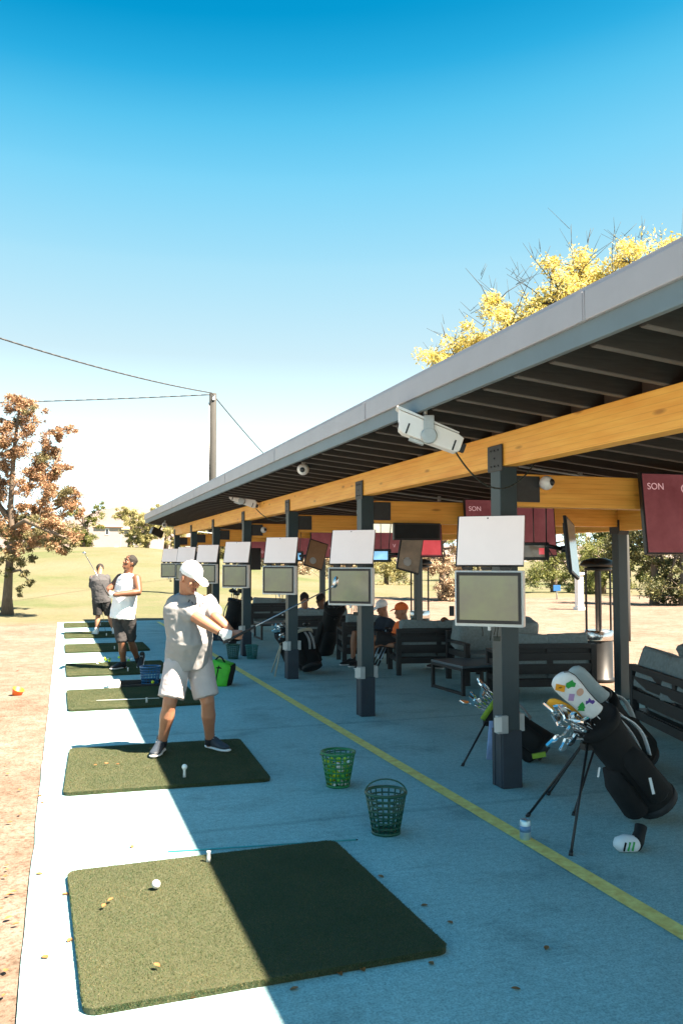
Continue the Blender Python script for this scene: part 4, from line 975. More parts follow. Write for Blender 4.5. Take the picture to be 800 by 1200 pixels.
# drink can, orange cup
p = gnd(615, 984); t = thing('drink_can', 'pale blue drink can standing on the edge of the yellow line', 'can', p)
MB().lathe([(.026, 0), (.031, .006), (.033, .014), (.033, .108), (.028, .12), (.026, .122), (.024, .118)], n=24).build('body', 'can', t)
MB().lathe([(.0334, .05), (.0334, .085)], n=24).build('print', 'can_art', t)
MB().box((0, 0, .121), (.016, .024, .002)).build('tab', 'steel', t)
p = gnd(20, 818, -.04); t = thing('orange_cup', 'small orange cup tipped over on the dirt', 'cup', (p.x, p.y, p.z + .05), .2)
A = Euler((R(20), R(14), 0)).to_matrix().to_4x4()
MB().lathe([(.045, -.06), (.07, .06), (.075, .07), (.066, .07), (.042, -.05)], n=20, mx=A).build('cup', 'orange', t)

# dry leaves
def leaf(p, s_, lab, grp):
    q = rnd; s_ *= .72; b = bmesh.new(); n_ = 6; l = []; r_ = []; c = []
    for i in range(n_ + 1):
        u = i / n_; wd = s_ * .32 * math.sin(PI * min(1, u * .95 + .03)) ** .8; z = s_ * (.10 + .22 * (u - .5) ** 2)
        c.append(b.verts.new(((u - .5) * s_, 0, z - .02 * s_))); l.append(b.verts.new(((u - .5) * s_, wd, z + wd * .5))); r_.append(b.verts.new(((u - .5) * s_, -wd, z + wd * .45)))
    for i in range(n_): b.faces.new((c[i], c[i + 1], l[i + 1], l[i])); b.faces.new((r_[i], r_[i + 1], c[i + 1], c[i]))
    me_ = bpy.data.meshes.new('leaf'); b.to_mesh(me_); b.free(); me_.polygons.foreach_set('use_smooth', [True] * len(me_.polygons))
    o = link('dry_leaf', me_, 'dry_leaf'); o.location = p; o.rotation_euler = (q.uniform(-.15, .15), q.uniform(-.15, .15), q.random() * 6.3); tag(o, lab, 'leaf', grp)
for (px, py) in ((446, 1028), (441, 1036), (497, 1062), (527, 1082), (505, 1130), (425, 1137), (398, 1142), (345, 1160), (640, 1112), (604, 1160)): leaf(gnd(px, py), .05, 'curled brown leaf lying on the shaded concrete by the nearest mat', 'dry leaves on the shaded concrete')
for (px, py) in ((228, 1168), (144, 1180), (82, 1103), (77, 1049), (46, 1025), (50, 941), (48, 933), (53, 1123), (155, 993), (207, 1172), (225, 1170)): leaf(gnd(px, py), .055, 'curled tan leaf lying on the sunlit concrete', 'dry leaves on the sunlit concrete')
for (px, py) in ((125, 895), (138, 896), (112, 897), (130, 1055), (122, 1062), (184, 1132)): leaf(gnd(px, py, .045), .045, 'pale leaf lying on a hitting mat', 'dry leaves on the mats')
for i in range(24):
    px, py = rnd.uniform(0, 50), rnd.uniform(760, 1190); px *= max(.15, 1 - (py - 740) / 620)
    g = gnd(px, py, -.05); leaf((g.x, g.y, ground_z(g.x, g.y) + .008), rnd.uniform(.03, .055), 'dry brown leaf lying on the dirt', 'dry leaves on the dirt')

# ------------------------------------------------------------------ people
def head_pieces(mb, mx, hair=None):
    """skull, face, nose, ears added to mb; local +Y looks forward, origin at eye height"""
    st = [(-.118, .022, .026, .062), (-.105, .040, .045, .050), (-.078, .054, .066, .028), (-.045, .063, .080, .012), (-.01, .069, .090, .002), (.03, .074, .097, -.004), (.065, .071, .094, -.007), (.095, .055, .074, -.009), (.115, .032, .044, -.010), (.122, .010, .014, -.010)]
    mb.loft([(mx @ V((0, y, z)), mx.to_3x3() @ V((1, 0, 0)), a, b) for z, a, b, y in st], 20)
    mb.loft([(mx @ V((0, .082, .012)), mx.to_3x3() @ V((1, 0, 0)), .008, .010), (mx @ V((0, .096, -.018)), mx.to_3x3() @ V((1, 0, 0)), .012, .014), (mx @ V((0, .102, -.036)), mx.to_3x3() @ V((1, 0, 0)), .016, .014), (mx @ V((0, .090, -.046)), mx.to_3x3() @ V((1, 0, 0)), .013, .012)], 10)
    for s_ in (-1, 1):
        mb.ell(mx @ V((s_ * .073, -.008, -.012)), (.011, .022, .034), mx.to_3x3().to_4x4() @ Euler((.15, 0, s_ * -.3)).to_matrix().to_4x4(), 10, 8)
        mb.ell(mx @ V((s_ * .030, .082, .026)), (.024, .012, .008), mx.to_3x3().to_4x4(), 10, 6)      # brow
        mb.ell(mx @ V((s_ * .040, .066, -.030)), (.024, .022, .022), mx.to_3x3().to_4x4(), 10, 6)     # cheek
    mb.ell(mx @ V((0, .078, -.098)), (.022, .018, .016), mx.to_3x3().to_4x4(), 10, 6)
def face_parts(root, mx, lips):
    for s_ in (-1, 1):
        e = MB().ell(mx @ V((s_ * .030, .0835, .004)), (.0105, .006, .0045), mx.to_3x3().to_4x4(), 10, 8).build('eye', 'eye', root)
        MB().ell(mx @ V((s_ * .030, .0888, .004)), (.0050, .003, .0043), mx.to_3x3().to_4x4(), 8, 6).build('iris', 'iris', e)
        MB().box(mx @ V((s_ * .031, .0945, .027)), (.034, .006, .007), mx.to_3x3().to_4x4() @ Euler((0, s_ * .12, s_ * -.25)).to_matrix().to_4x4()).build('eyebrow', 'hair_dark', root)
    MB().ell(mx @ V((0, .0905, -.068)), (.024, .007, .004), mx.to_3x3().to_4x4(), 12, 6).ell(mx @ V((0, .0895, -.075)), (.019, .007, .005), mx.to_3x3().to_4x4(), 12, 6).build('mouth', lips, root)
def hair_cap(root, mx, m, low=-.03, thick=.010):
    mb = MB(); st = [(low, .072, .060, -.040), (-.005, .079, .078, -.026), (.03, .083, .092, -.018), (.055, .083, .101, -.010), (.085, .070, .087, -.012), (.112, .044, .056, -.012), (.130, .012, .016, -.012)]
    mb.loft([(mx @ V((0, y, z)), mx.to_3x3() @ V((1, 0, 0)), a, b) for z, a, b, y in st], 22)
    link('hair', remesh(mb, .006, 1, .003, (60, 60, 60)), m, root)
def ball_cap(root, mx, m):
    X = mx.to_3x3() @ V((1, 0, 0)); mb = MB()
    st = [(.020, .083, .107, -.004), (.050, .085, .109, -.004), (.085, .078, .100, -.006), (.115, .055, .074, -.009), (.134, .025, .034, -.010), (.138, .006, .008, -.010)]
    mb.loft([(mx @ V((0, y, z)), X, a, b) for z, a, b, y in st], 26)
    mb.loft([(mx @ V((0, .085, .034)), X, .076, .008), (mx @ V((0, .125, .028)), X, .074, .007), (mx @ V((0, .158, .014)), X, .060, .006), (mx @ V((0, .176, .004)), X, .034, .005)], 18)
    mb.ell(mx @ V((0, -.010, .140)), (.008, .008, .005))
    return link('cap', remesh(mb, .005, 1), m, root)
def hand(mb, wr, fw_, pn, curls=(55, 65, 40), s_=1., thumb=1, spread=.1):
    fw_ = V(fw_).normalized(); pn = V(pn); pn = (pn - fw_ * pn.dot(fw_)).normalized(); sd = pn.cross(fw_); wr = V(wr)
    P = lambda a, b, c: wr + (fw_ * a + sd * b + pn * c) * s_
    mb.loft([(P(-.015, 0, 0), sd, .027 * s_, .021 * s_), (P(.02, 0, 0), sd, .035 * s_, .019 * s_), (P(.055, 0, 0), sd, .042 * s_, .017 * s_), (P(.088, 0, 0), sd, .041 * s_, .014 * s_)], 14, dome=.5)
    for k, (off, ln) in enumerate(((-.031, .062), (-.011, .074), (.010, .080), (.030, .072))):
        p = P(.078, off, 0); ang = 0; pts = [p]; d0 = fw_ + sd * (off * spread * 8)
        for seg, c in zip((.45, .32, .25), curls):
            ang += R(c); p = p + (d0 * math.cos(ang) + pn * math.sin(ang)).normalized() * ln * s_ * seg; pts.append(p)
        mb.limb(pts, [.0098 * s_, .0092 * s_, .0085 * s_, .0075 * s_], 8)
    b0 = P(.025, thumb * .030, .006); b1 = P(.055, thumb * .050, .022); b2 = P(.085, thumb * .040, .036); b3 = P(.10, thumb * .022, .044)
    mb.limb([b0, b1, b2, b3], [.015 * s_, .012 * s_, .010 * s_, .008 * s_], 8)
def shoe(root, heel, toe, m, ln=.29):
    heel, toe = V(heel), V(toe); d = toe - heel; pitch = d.normalized(); sd = pitch.cross(V((0, 0, 1))).normalized(); up = sd.cross(pitch)
    P = lambda a, u: heel + pitch * a + up * u
    k = ln / .29
    up_ = MB().loft([(P(-.008, .055), sd, .018, .03), (P(.01 * k, .055), sd, .034, .042), (P(.06 * k, .062), sd, .038, .052), (P(.11 * k, .058), sd, .040, .048), (P(.17 * k, .044), sd, .046, .032), (P(.23 * k, .036), sd, .047, .024), (P(.27 * k, .032), sd, .036, .018), (P(.288 * k, .03), sd, .016, .012)], 16)
    up_.loft([(P(.02 * k, .06), sd, .034, .034), (P(.045 * k, .06), sd, .040, .046)], 12)
    up_.limb([P(.04 * k, .08), P(.035 * k, .115)], [.043, .042])
    o = link('shoe', remesh(up_, .007, 2), m, root)
    MB().loft([(P(-.014, .012), sd, .022, .012), (P(.01 * k, .012), sd, .038, .014), (P(.10 * k, .010), sd, .038, .012), (P(.18 * k, .010), sd, .050, .012), (P(.24 * k, .011), sd, .050, .013), (P(.285 * k, .014), sd, .034, .012), (P(.302 * k, .018), sd, .012, .008)], 16).build('sole', 'sole', o)
    lc = MB()
    for q in range(4): lc.box(P((.085 + q * .024) * k, .107 - q * .0125), (.05, .008, .006), Matrix((sd, pitch, up)).transposed().to_4x4())
    lc.build('laces', 'sole', o)
def lerp(a, b, t): return V(a).lerp(V(b), t)
def leg(mb, hip, kn, an, k=1.):
    mb.limb([hip, lerp(hip, kn, .35), lerp(hip, kn, .75), kn, lerp(kn, an, .15), lerp(kn, an, .34) , lerp(kn, an, .62), an, lerp(kn, an, 1.06)], [x * k for x in (.088, .082, .062, .055, .053, .059, .045, .036, .038)])
def arm(mb, s_, e, w_, k=1.):
    mb.limb([s_, lerp(s_, e, .4), lerp(s_, e, .85), e, lerp(e, w_, .22), lerp(e, w_, .6), w_], [x * k for x in (.056, .052, .043, .041, .044, .037, .028)])
def torso(mb, pel, ch, nk, sh_side, hip_side, k=1., dep=1., belly=0., fwd=None):
    pel, ch, nk = V(pel), V(ch), V(nk); f = fwd if fwd is not None else V((0, 0, 0))
    mb.loft([(pel - (ch - pel) * .22, hip_side, .11 * k, .10 * k * dep), (pel, hip_side, .165 * k, .125 * k * dep), (lerp(pel, ch, .35) + f * belly, hip_side, .158 * k, .125 * k * dep + belly), (lerp(pel, ch, .7) + f * belly * .4, sh_side, .168 * k, .125 * k * dep), (ch, sh_side, .180 * k, .122 * k * dep),
             (lerp(ch, nk, .55), sh_side, .178 * k, .105 * k * dep), (lerp(ch, nk, .85), sh_side, .105 * k, .075 * k), (nk, sh_side, .060 * k, .058 * k)], 20)
def tee_shirt(root, m, pel, ch, nk, S_, E_, sh_side, hip_side, k=1., hem=.0, sleeve=.75, belly=0., fwd=None, wr=.012, seed=0., nm='shirt', sr=1.):
    pel, ch, nk = V(pel), V(ch), V(nk); mb = MB(); f = fwd if fwd is not None else V((0, 0, 0)); ax = (ch - pel)
    mb.loft([(pel - ax * (.28 + hem), hip_side, .196 * k, .155 * k + belly * .4), (pel, hip_side, .192 * k, .150 * k + belly * .7), (lerp(pel, ch, .4) + f * belly, hip_side, .190 * k, .150 * k + belly), (lerp(pel, ch, .75) + f * belly * .4, sh_side, .196 * k, .146 * k), (ch, sh_side, .204 * k, .140 * k),
             (lerp(ch, nk, .5), sh_side, .200 * k, .120 * k), (lerp(ch, nk, .8), sh_side, .135 * k, .092 * k), (lerp(ch, nk, .97), sh_side, .078 * k, .072 * k)], 24)
    for s_, e in zip(S_, E_):
        if sleeve: mb.limb([lerp(s_, ch, .15), s_, lerp(s_, e, .3), lerp(s_, e, sleeve - .06)], [x * sr for x in (.085, .082, .078, .080)])
    return link(nm, remesh(mb, .009, 3, wr, (8, 8, 5), seed), m, root)
def shorts(root, m, pel, hips, knees, hip_side, low=.92, k=1., wr=.010, seed=0., flare=.098):
    mb = MB(); pel = V(pel); u = V((0, 0, 1)); mid = (V(hips[0]) + V(hips[1])) / 2
    mb.loft([(mid - (pel - mid).normalized() * .06, hip_side, .150 * k, .125 * k), (mid, hip_side, .192 * k, .150 * k), (lerp(mid, pel, .5), hip_side, .190 * k, .150 * k), (lerp(mid, pel, 1.15), hip_side, .180 * k, .145 * k)], 22)
    for h, kn in zip(hips, knees):
        mb.limb([h, lerp(h, kn, .25)], [.105 * k, .105 * k]); d = (V(kn) - V(h))
        mb.loft([(lerp(h, kn, .05), hip_side, .108 * k, .118 * k), (lerp(h, kn, .4), hip_side, .106 * k, .112 * k), (lerp(h, kn, low), hip_side, flare * k, (flare + .008) * k)], 20)
    return link('shorts', remesh(mb, .009, 2, wr, (9, 9, 4), seed), m, root)
def head_mx(pos, look, roll=0.):
    y = V(look).normalized(); x = y.cross(V((0, 0, 1))).normalized(); z = x.cross(y)
    m = Matrix((x, y, z)).transposed().to_4x4(); m.translation = V(pos); return m @ Matrix.Rotation(roll, 4, 'Y')

def person(label, foot, skin, lips, J, group=None):
    """J holds world joints; returns root and the same joints in root space"""
    t = thing('person', label, 'person', foot, 0, group); o = V(foot)
    return t, {k: (V(v) - o if len(v) == 3 else v) for k, v in J.items()}

# --- the man in the white cap
Q = on_y
hY = 7.5
J = dict(pel=Q(221, 764, hY + .06), ch=Q(220, 720, hY - .01), nk=Q(219, 695, hY - .05), hd=Q(222.5, 676.5, hY - .14),
         rs=Q(203.5, 707, hY - .02), ls=Q(243, 706, hY + .07), re=Q(231, 724, hY - .21), le=Q(253, 724, hY - .14), rw=Q(259, 741, hY - .32), lw=Q(271.5, 741.5, hY - .22),
         rh=Q(209, 776, hY + .04), lh=Q(233, 776, hY + .08), rk=Q(199, 824, hY - .03), lk=Q(243.5, 823, hY - .01), ra=Q(190, 870, hY + .07), la=Q(246, 868, hY + .08))
t, j = person('man in white cap, grey t-shirt and pale shorts swinging on the second mat', (1.1, hY + .05, .03), 'skin', 'lips', J)
o0 = V((1.1, hY + .05, .03))
ss = (j['ls'] - j['rs']); hsd = (j['lh'] - j['rh']); fwd = V((.25, -.95, 0))
body = MB(); torso(body, j['pel'], j['ch'], j['nk'], ss, hsd, .93, belly=.02, fwd=fwd)
hm = head_mx(j['hd'], (.60, -.66, -.42)) @ Matrix.Scale(1.07, 4)
body.limb([lerp(j['ch'], j['nk'], .8), j['nk'], hm @ V((0, -.015, -.05))], [.075, .062, .060])
head_pieces(body, hm); leg(body, j['rh'], j['rk'], j['ra'], 1.1); leg(body, j['lh'], j['lk'], j['la'], 1.1); arm(body, j['rs'], j['re'], j['rw'], 1.18); arm(body, j['ls'], j['le'], j['lw'], 1.18)
club_a = Q(270, 749, hY - .33) ; club_b = Q(393, 686, hY - .05)
ca, cb = club_a - o0, club_b - o0; cd = (cb - ca).normalized()
# both hands close round the grip
def gripping(mb, wr, at, pn_sign, thumb, sc=1.):
    fw_ = (at - wr).normalized(); pn = cd.cross(fw_) * pn_sign
    hand(mb, wr, fw_ , pn, (62, 78, 55), sc, thumb)
rgrip = ca + cd * .05; lgrip = ca + cd * .13
lhand = MB()
gripping(body, j['lw'], lgrip, 1, 1, 1.0)
link('body', remesh(body, .0065, 2), 'skin', t)
gl = MB(); gripping(gl, j['rw'], rgrip, 1, 1, 1.05); gl.limb([lerp(j['re'], j['rw'], .93), j['rw']], [.034, .033]); link('glove', remesh(gl, .005, 1), 'glove', t)
MB().tube([lerp(j['re'], j['rw'], .95), lerp(j['re'], j['rw'], .985)], .0365, 14).build('glove_cuff', 'bag_black', t)
MB().tube([lerp(j['le'], j['lw'], .93), lerp(j['le'], j['lw'], .975)], .034, 14).build('wristband', 'bag_black', t)
face_parts(t, hm, 'lips'); cp = ball_cap(t, hm, 'cap_white'); hair_mb = MB()
hair_mb.loft([(hm @ V((0, y, z)), hm.to_3x3() @ V((1, 0, 0)), a, b) for z, a, b, y in ((-.045, .055, .04, -.055), (-.02, .072, .06, -.040), (.01, .078, .074, -.030), (.035, .079, .080, -.024))], 18)
link('hair', remesh(hair_mb, .006, 1, .002, (60, 60, 60)), 'hair_grey', t)
shirt = tee_shirt(t, 'tee_grey', j['pel'], j['ch'], j['nk'], (j['rs'], j['ls']), (j['re'], j['le']), ss, hsd, 1.05, .06, .74, .035, fwd, .010, 2., sr=.98)
shorts(t, 'shorts_light', j['pel'], (j['rh'], j['lh']), (j['rk'], j['lk']), hsd, .87, 1.05, .009, 4., .104)
for (px, py, L2, a) in ((221.5, 704.5, .030, 70), (225.5, 706.5, .030, 110), (230, 707.5, .022, 60), (234.5, 709, .028, 100), (238, 707, .022, 75)):
    dr = (at_d(px, py, 5) - EYE).normalized(); ok, loc, nor, _ = shirt.ray_cast(EYE - o0, dr)
    if ok: MB().box((0, 0, .001), (L2, .012, .002)).build('shirt_print', 'shirt_print', shirt, frame(loc, nor, RT) @ rotz4(R(a)))
for an, kn in (('ra', 'rk'), ('la', 'lk')): MB().tube([lerp(j[kn], j[an], .93), lerp(j[kn], j[an], 1.08)], .044, 14).build('sock', 'sock', t)
fr = (Q(193, 872, hY + .12) - o0); shoe(t, (j['ra'].x + .010, j['ra'].y + .055, .003), (j['ra'].x - .10, j['ra'].y - .22, .003), 'shoe_navy')
shoe(t, (j['la'].x - .012, j['la'].y + .055, .003), (j['la'].x + .13, j['la'].y - .20, .003), 'shoe_navy')
# his club
t = thing('golf_club', 'golf club held out to the right by the man in the white cap', 'golf club', club_a)
dv = club_b - club_a; MB().tube([dv * -.06, dv * .22], [.0125, .0105], 10).build('grip', 'rubber', t); MB().tube([dv * .2, dv], [.0075, .005], 8).build('shaft', 'shaft', t)
MB().ell(dv + V((.0, 0, .03)), (.026, .018, .055), Euler((0, R(12), 0)).to_matrix().to_4x4()).tube([dv - dv.normalized() * .05, dv + V((0, 0, .01))], .008, 8).build('club_head', 'steel', t)

# --- the man in the white sleeveless shirt
hY = 13.55
J = dict(pel=Q(145, 714, hY), ch=Q(148.5, 686, hY), nk=Q(150, 672, hY + .02), hd=Q(152.5, 659.5, hY),
         rs=Q(141, 677, hY + .18), ls=Q(160, 678, hY - .12), re=Q(131, 688, hY + .12), le=Q(163, 694, hY - .24), rw=Q(126, 691, hY - .02), lw=Q(135, 697, hY - .28),
         rh=Q(140, 721, hY + .09), lh=Q(150.5, 721, hY - .06), rk=Q(143, 754, hY - .04), lk=Q(153.5, 751, hY + .06), ra=Q(145, 779, hY + .03), la=Q(162, 774, hY + .20))
t, j = person('man in white sleeveless shirt and black shorts following through with his eyes up', (.95, hY, .03), 'skin_dark', 'lips_dark', J)
o0 = V((.95, hY, .03)); ss = j['ls'] - j['rs']; hsd = j['lh'] - j['rh']; fwd = V((-.8, -.5, 0))
body = MB(); torso(body, j['pel'], j['ch'], j['nk'], ss, hsd, .98)
hm = head_mx(j['hd'], (-.80, -.35, .38)); body.limb([lerp(j['ch'], j['nk'], .8), j['nk'], hm @ V((0, -.015, -.05))], [.08, .066, .064])
head_pieces(body, hm); leg(body, j['rh'], j['rk'], j['ra'], 1.02); leg(body, j['lh'], j['lk'], j['la'], 1.02); arm(body, j['rs'], j['re'], j['rw'], 1.2); arm(body, j['ls'], j['le'], j['lw'], 1.25)
g_ = Q(125, 693, hY - .22) - o0; clb = Q(99, 648, hY + .25) - o0; cd = (clb - g_).normalized()
hand(body, j['rw'], g_ - j['rw'], V((.2, -1, -.2)), (60, 75, 50), 1.05, 1)
link('body', remesh(body, .0075, 2), 'skin_dark', t)
gl = MB(); hand(gl, j['lw'], (g_ + V((0, 0, -.03))) - j['lw'], V((-.1, 1, .1)), (55, 70, 50), 1.1, -1); link('glove', remesh(gl, .006, 1), 'glove', t)
face_parts(t, hm, 'lips_dark'); hair_cap(t, hm, 'hair_dark')
mb = MB(); pel, ch, nk = j['pel'], j['ch'], j['nk']
mb.loft([(pel - (ch - pel) * .38, hsd, .212, .165), (pel, hsd, .206, .160), (lerp(pel, ch, .5), hsd, .198, .150), (ch, ss, .196, .142), (lerp(ch, nk, .5), ss, .172, .122), (lerp(ch, nk, .82), ss, .118, .092), (lerp(ch, nk, .95), ss, .085, .078)], 24)
link('sleeveless_shirt', remesh(mb, .010, 3, .014, (7, 7, 4), 9.), 'tank_white', t)
shorts(t, 'shorts_black', j['pel'], (j['rh'], j['lh']), (j['rk'], j['lk']), hsd, .97, .97, .012, 6., .080)
shoe(t, (j['ra'].x + .03, j['ra'].y + .05, .003), (j['ra'].x - .20, j['ra'].y - .16, .003), 'shoe_black', .31)
shoe(t, (j['la'].x + .085, j['la'].y + .07, .105), (j['la'].x + .01, j['la'].y - .16, -.012), 'shoe_black', .30)
for an, kn in (('ra', 'rk'), ('la', 'lk')): MB().tube([lerp(j[kn], j[an], .82), lerp(j[kn], j[an], 1.08)], .044, 14).build('sock', 'sock', t)
t = thing('golf_club', 'thin golf club raised by the man in the sleeveless shirt', 'golf club', g_ + o0); dv = clb - g_
MB().tube([dv * -.10, dv * .18], [.013, .0105], 8).build('grip', 'rubber', t); MB().tube([dv * .15, dv], [.006, .005], 8).build('shaft', 'shaft', t); MB().ell(dv, (.03, .02, .018)).build('club_head', 'steel', t)

# --- the man in charcoal, his back to us
hY = 20.05
J = dict(pel=Q(119, 700, hY), ch=Q(117, 682, hY - .02), nk=Q(117, 674, hY + .10), hd=Q(117.5, 667, hY + .2),
         rs=Q(125, 677, hY + .02), ls=Q(109, 677.5, hY), re=Q(127, 686, hY + .2), le=Q(109, 689, hY + .12), rw=Q(122, 693, hY + .34), lw=Q(114, 695, hY + .32),
         rh=Q(123, 703, hY), lh=Q(114, 703, hY), rk=Q(129, 722, hY + .05), lk=Q(115, 722, hY + .05), ra=Q(133, 738, hY), la=Q(113.5, 741, hY - .02))
t, j = person('man in charcoal shirt and black shorts with his back turned, on the far mat', (.95, hY, .03), 'skin', 'lips', J)
o0 = V((.95, hY, .03)); ss = j['rs'] - j['ls']; hsd = j['rh'] - j['lh']
body = MB(); torso(body, j['pel'], j['ch'], j['nk'], ss, hsd, .95); hm = head_mx(j['hd'], (-.1, .8, -.6))
body.limb([lerp(j['ch'], j['nk'], .8), j['nk'], hm @ V((0, -.015, -.05))], [.075, .062, .060]); head_pieces(body, hm)
leg(body, j['rh'], j['rk'], j['ra']); leg(body, j['lh'], j['lk'], j['la']); arm(body, j['rs'], j['re'], j['rw']); arm(body, j['ls'], j['le'], j['lw'])
g_ = Q(117, 698, hY + .40) - o0; clb = Q(124, 741, hY + .85) - o0
hand(body, j['rw'], g_ - j['rw'], V((-1, 0, 0)), (60, 75, 50), 1, -1); hand(body, j['lw'], g_ - j['lw'], V((1, 0, 0)), (60, 75, 50), 1, 1)
link('body', remesh(body, .009, 2), 'skin', t); face_parts(t, hm, 'lips'); hair_cap(t, hm, 'hair_dark')
tee_shirt(t, 'shirt_char', j['pel'], j['ch'], j['nk'], (j['rs'], j['ls']), (j['re'], j['le']), ss, hsd, 1.04, .05, .8, 0, None, .012, 5., sr=1.05)
shorts(t, 'shorts_black', j['pel'], (j['rh'], j['lh']), (j['rk'], j['lk']), hsd, .9, 1.03, .011, 8.)
for a_ in ('ra', 'la'): shoe(t, (j[a_].x, j[a_].y - .05, .003), (j[a_].x + (.06 if a_ == 'ra' else -.06), j[a_].y + .22, .003), 'sole', .29)
for an, kn in (('ra', 'rk'), ('la', 'lk')): MB().tube([lerp(j[kn], j[an], .90), lerp(j[kn], j[an], 1.08)], .042, 12).build('sock', 'sole', t)
t = thing('golf_club', 'golf club held down in front of the man in charcoal', 'golf club', g_ + o0); dv = clb - g_
MB().tube([dv * -.12, dv * .18], [.013, .0105], 8).build('grip', 'rubber', t); MB().tube([dv * .15, dv], [.006, .005], 8).build('shaft', 'shaft', t); MB().ell(dv, (.05, .03, .03)).build('club_head', 'dark_metal', t)

# --- seated people
def seated(label, px, py, dd, look, shirt_m, cap=None, hair='hair_dark', skin='skin', lips='lips', raise_hand=None, lean=0.):
    hd = at_d(px, py, dd); lk = V((look[0], look[1], 0)).normalized(); sd = V((lk.y, -lk.x, 0))      # his right
    seat = V((hd.x, hd.y, 0)) - lk * .04
    z0 = hd.z
    t = thing('person', label, 'person', (seat.x, seat.y, 0)); o0 = V((seat.x, seat.y, 0))
    A = lambda f, s_, z: seat - o0 + lk * f + sd * s_ + V((0, 0, z))
    pel = A(.06, 0, max(.46, z0 - .62)); nk = A(-.01, 0, z0 - .16); ch = lerp(pel, nk, .68)
    rs, ls = A(0, .19, z0 - .24), A(0, -.19, z0 - .24); re, le = A(.10, .26, z0 - .50), A(.10, -.26, z0 - .50); rw, lw = A(.32, .16, z0 - .50), A(.32, -.16, z0 - .50)
    if raise_hand is not None: rw = V(raise_hand) - o0; re = lerp(rs, rw, .55) + V((0, 0, -.14))
    rh, lh = A(.06, .10, pel.z - .02), A(.06, -.10, pel.z - .02); rk, lk_ = A(.50, .13, .50), A(.50, -.13, .50); ra, la = A(.52, .13, .09), A(.52, -.13, .09)
    hm = head_mx(hd - o0, (look[0], look[1], look[2] if len(look) > 2 else -.1)); body = MB()
    torso(body, pel, ch, nk, sd, sd, .94); body.limb([lerp(ch, nk, .8), nk, hm @ V((0, -.015, -.05))], [.075, .062, .060]); head_pieces(body, hm)
    leg(body, rh, rk, ra); leg(body, lh, lk_, la); arm(body, rs, re, rw); arm(body, ls, le, lw)
    hand(body, rw, rw - re if raise_hand is not None else lk, V((0, 0, -1)) if raise_hand is None else -sd, (45, 55, 35) if raise_hand is not None else (20, 30, 20), 1, -1); hand(body, lw, lk, V((0, 0, -1)), (20, 30, 20), 1, 1)
    link('body', remesh(body, .009, 2), skin, t); face_parts(t, hm, lips)
    if cap: ball_cap(t, hm, cap)
    hair_cap(t, hm, hair) if not cap else None
    tee_shirt(t, shirt_m, pel, ch, nk, (rs, ls), (re, le), sd, sd, 1., 0., .8, 0, None, .010, px)
    shorts(t, 'shorts_black', pel, (rh, lh), (rk, lk_), sd, .9, 1., .008, px)
    for a_ in (ra, la): shoe(t, (a_.x - lk.x * .05, a_.y - lk.y * .05, .003), (a_.x + lk.x * .22, a_.y + lk.y * .22, .003), 'shoe_black')
    return t
seated('person in bright orange cap and orange shirt seated on a sofa, seen in profile', 470, 716, 13.15, (-.95, .25, -.05), 'cloth_orange', 'cloth_orange')
seated('person in white cap and dark shirt seated behind the orange-capped person', 447.5, 712, 13.95, (-.9, -.2, -.25), 'cloth_navy', 'cap_white')
seated('dark-haired person in light blue shirt seated between the second and third posts', 356.5, 702, 15.9, (.15, 1, -.1), 'cloth_blue')
seated('dark-haired person seated to the right of the light blue shirt', 375.5, 703, 16.0, (-.3, 1, -.1), 'cloth_navy', hair='hair_dark', skin='skin_dark', lips='lips_dark')
rh_ = at_d(523, 727, 12.75)
seated('seated person mostly hidden behind the nearest monitor, raising a dark phone', 551, 712, 13.1, (-.5, .8, -.2), 'bag_dark', skin='skin_dark', lips='lips_dark', raise_hand=rh_)
p = at_d(529, 716, 12.7); t = thing('phone', 'dark phone held up by the raised hand behind the sofa', 'phone', p, R(-30))
MB().box((0, 0, 0), (.075, .010, .15), bev=.004).build('phone_body', 'black_plastic', t); MB().box((0, .0055, 0), (.066, .002, .135)).build('phone_screen', 'window_dark', t)

# ------------------------------------------------------------------ trees and plants
def leaves(name, clumps, m, parent, size, seed=0, flat=.75, bias=None):
    """clumps: (centre, radius, count) -> one mesh of many small folded leaves"""
    q = random.Random(seed); vs = []; fs = []
    for c, r, n in clumps:
        c = V(c)
        for i in range(n):
            while True:
                p = V((q.uniform(-1, 1), q.uniform(-1, 1), q.uniform(-1, 1)))
                if .05 < p.length < 1: break
            p = V((q.gauss(0, .5), q.gauss(0, .5), q.gauss(0, .5))); p = c + V((p.x * r, p.y * r, p.z * r * flat))
            d = V((q.gauss(0, 1), q.gauss(0, 1), q.gauss(0, .8) - .25)).normalized(); u = d.cross(V((q.gauss(0, 1), q.gauss(0, 1), q.gauss(0, 1)))).normalized(); nn = d.cross(u)
            L_ = size * q.uniform(.6, 1.3); W = L_ * q.uniform(.28, .45); i0 = len(vs)
            vs += [p - d * L_ * .5, p + u * W * .5 + nn * W * .12, p + d * L_ * .5, p - u * W * .5 + nn * W * .12]; fs += [(i0, i0 + 1, i0 + 2), (i0, i0 + 2, i0 + 3)]
    me_ = bpy.data.meshes.new(name); me_.from_pydata(vs, [], fs)
    return link(name, me_, m, parent)
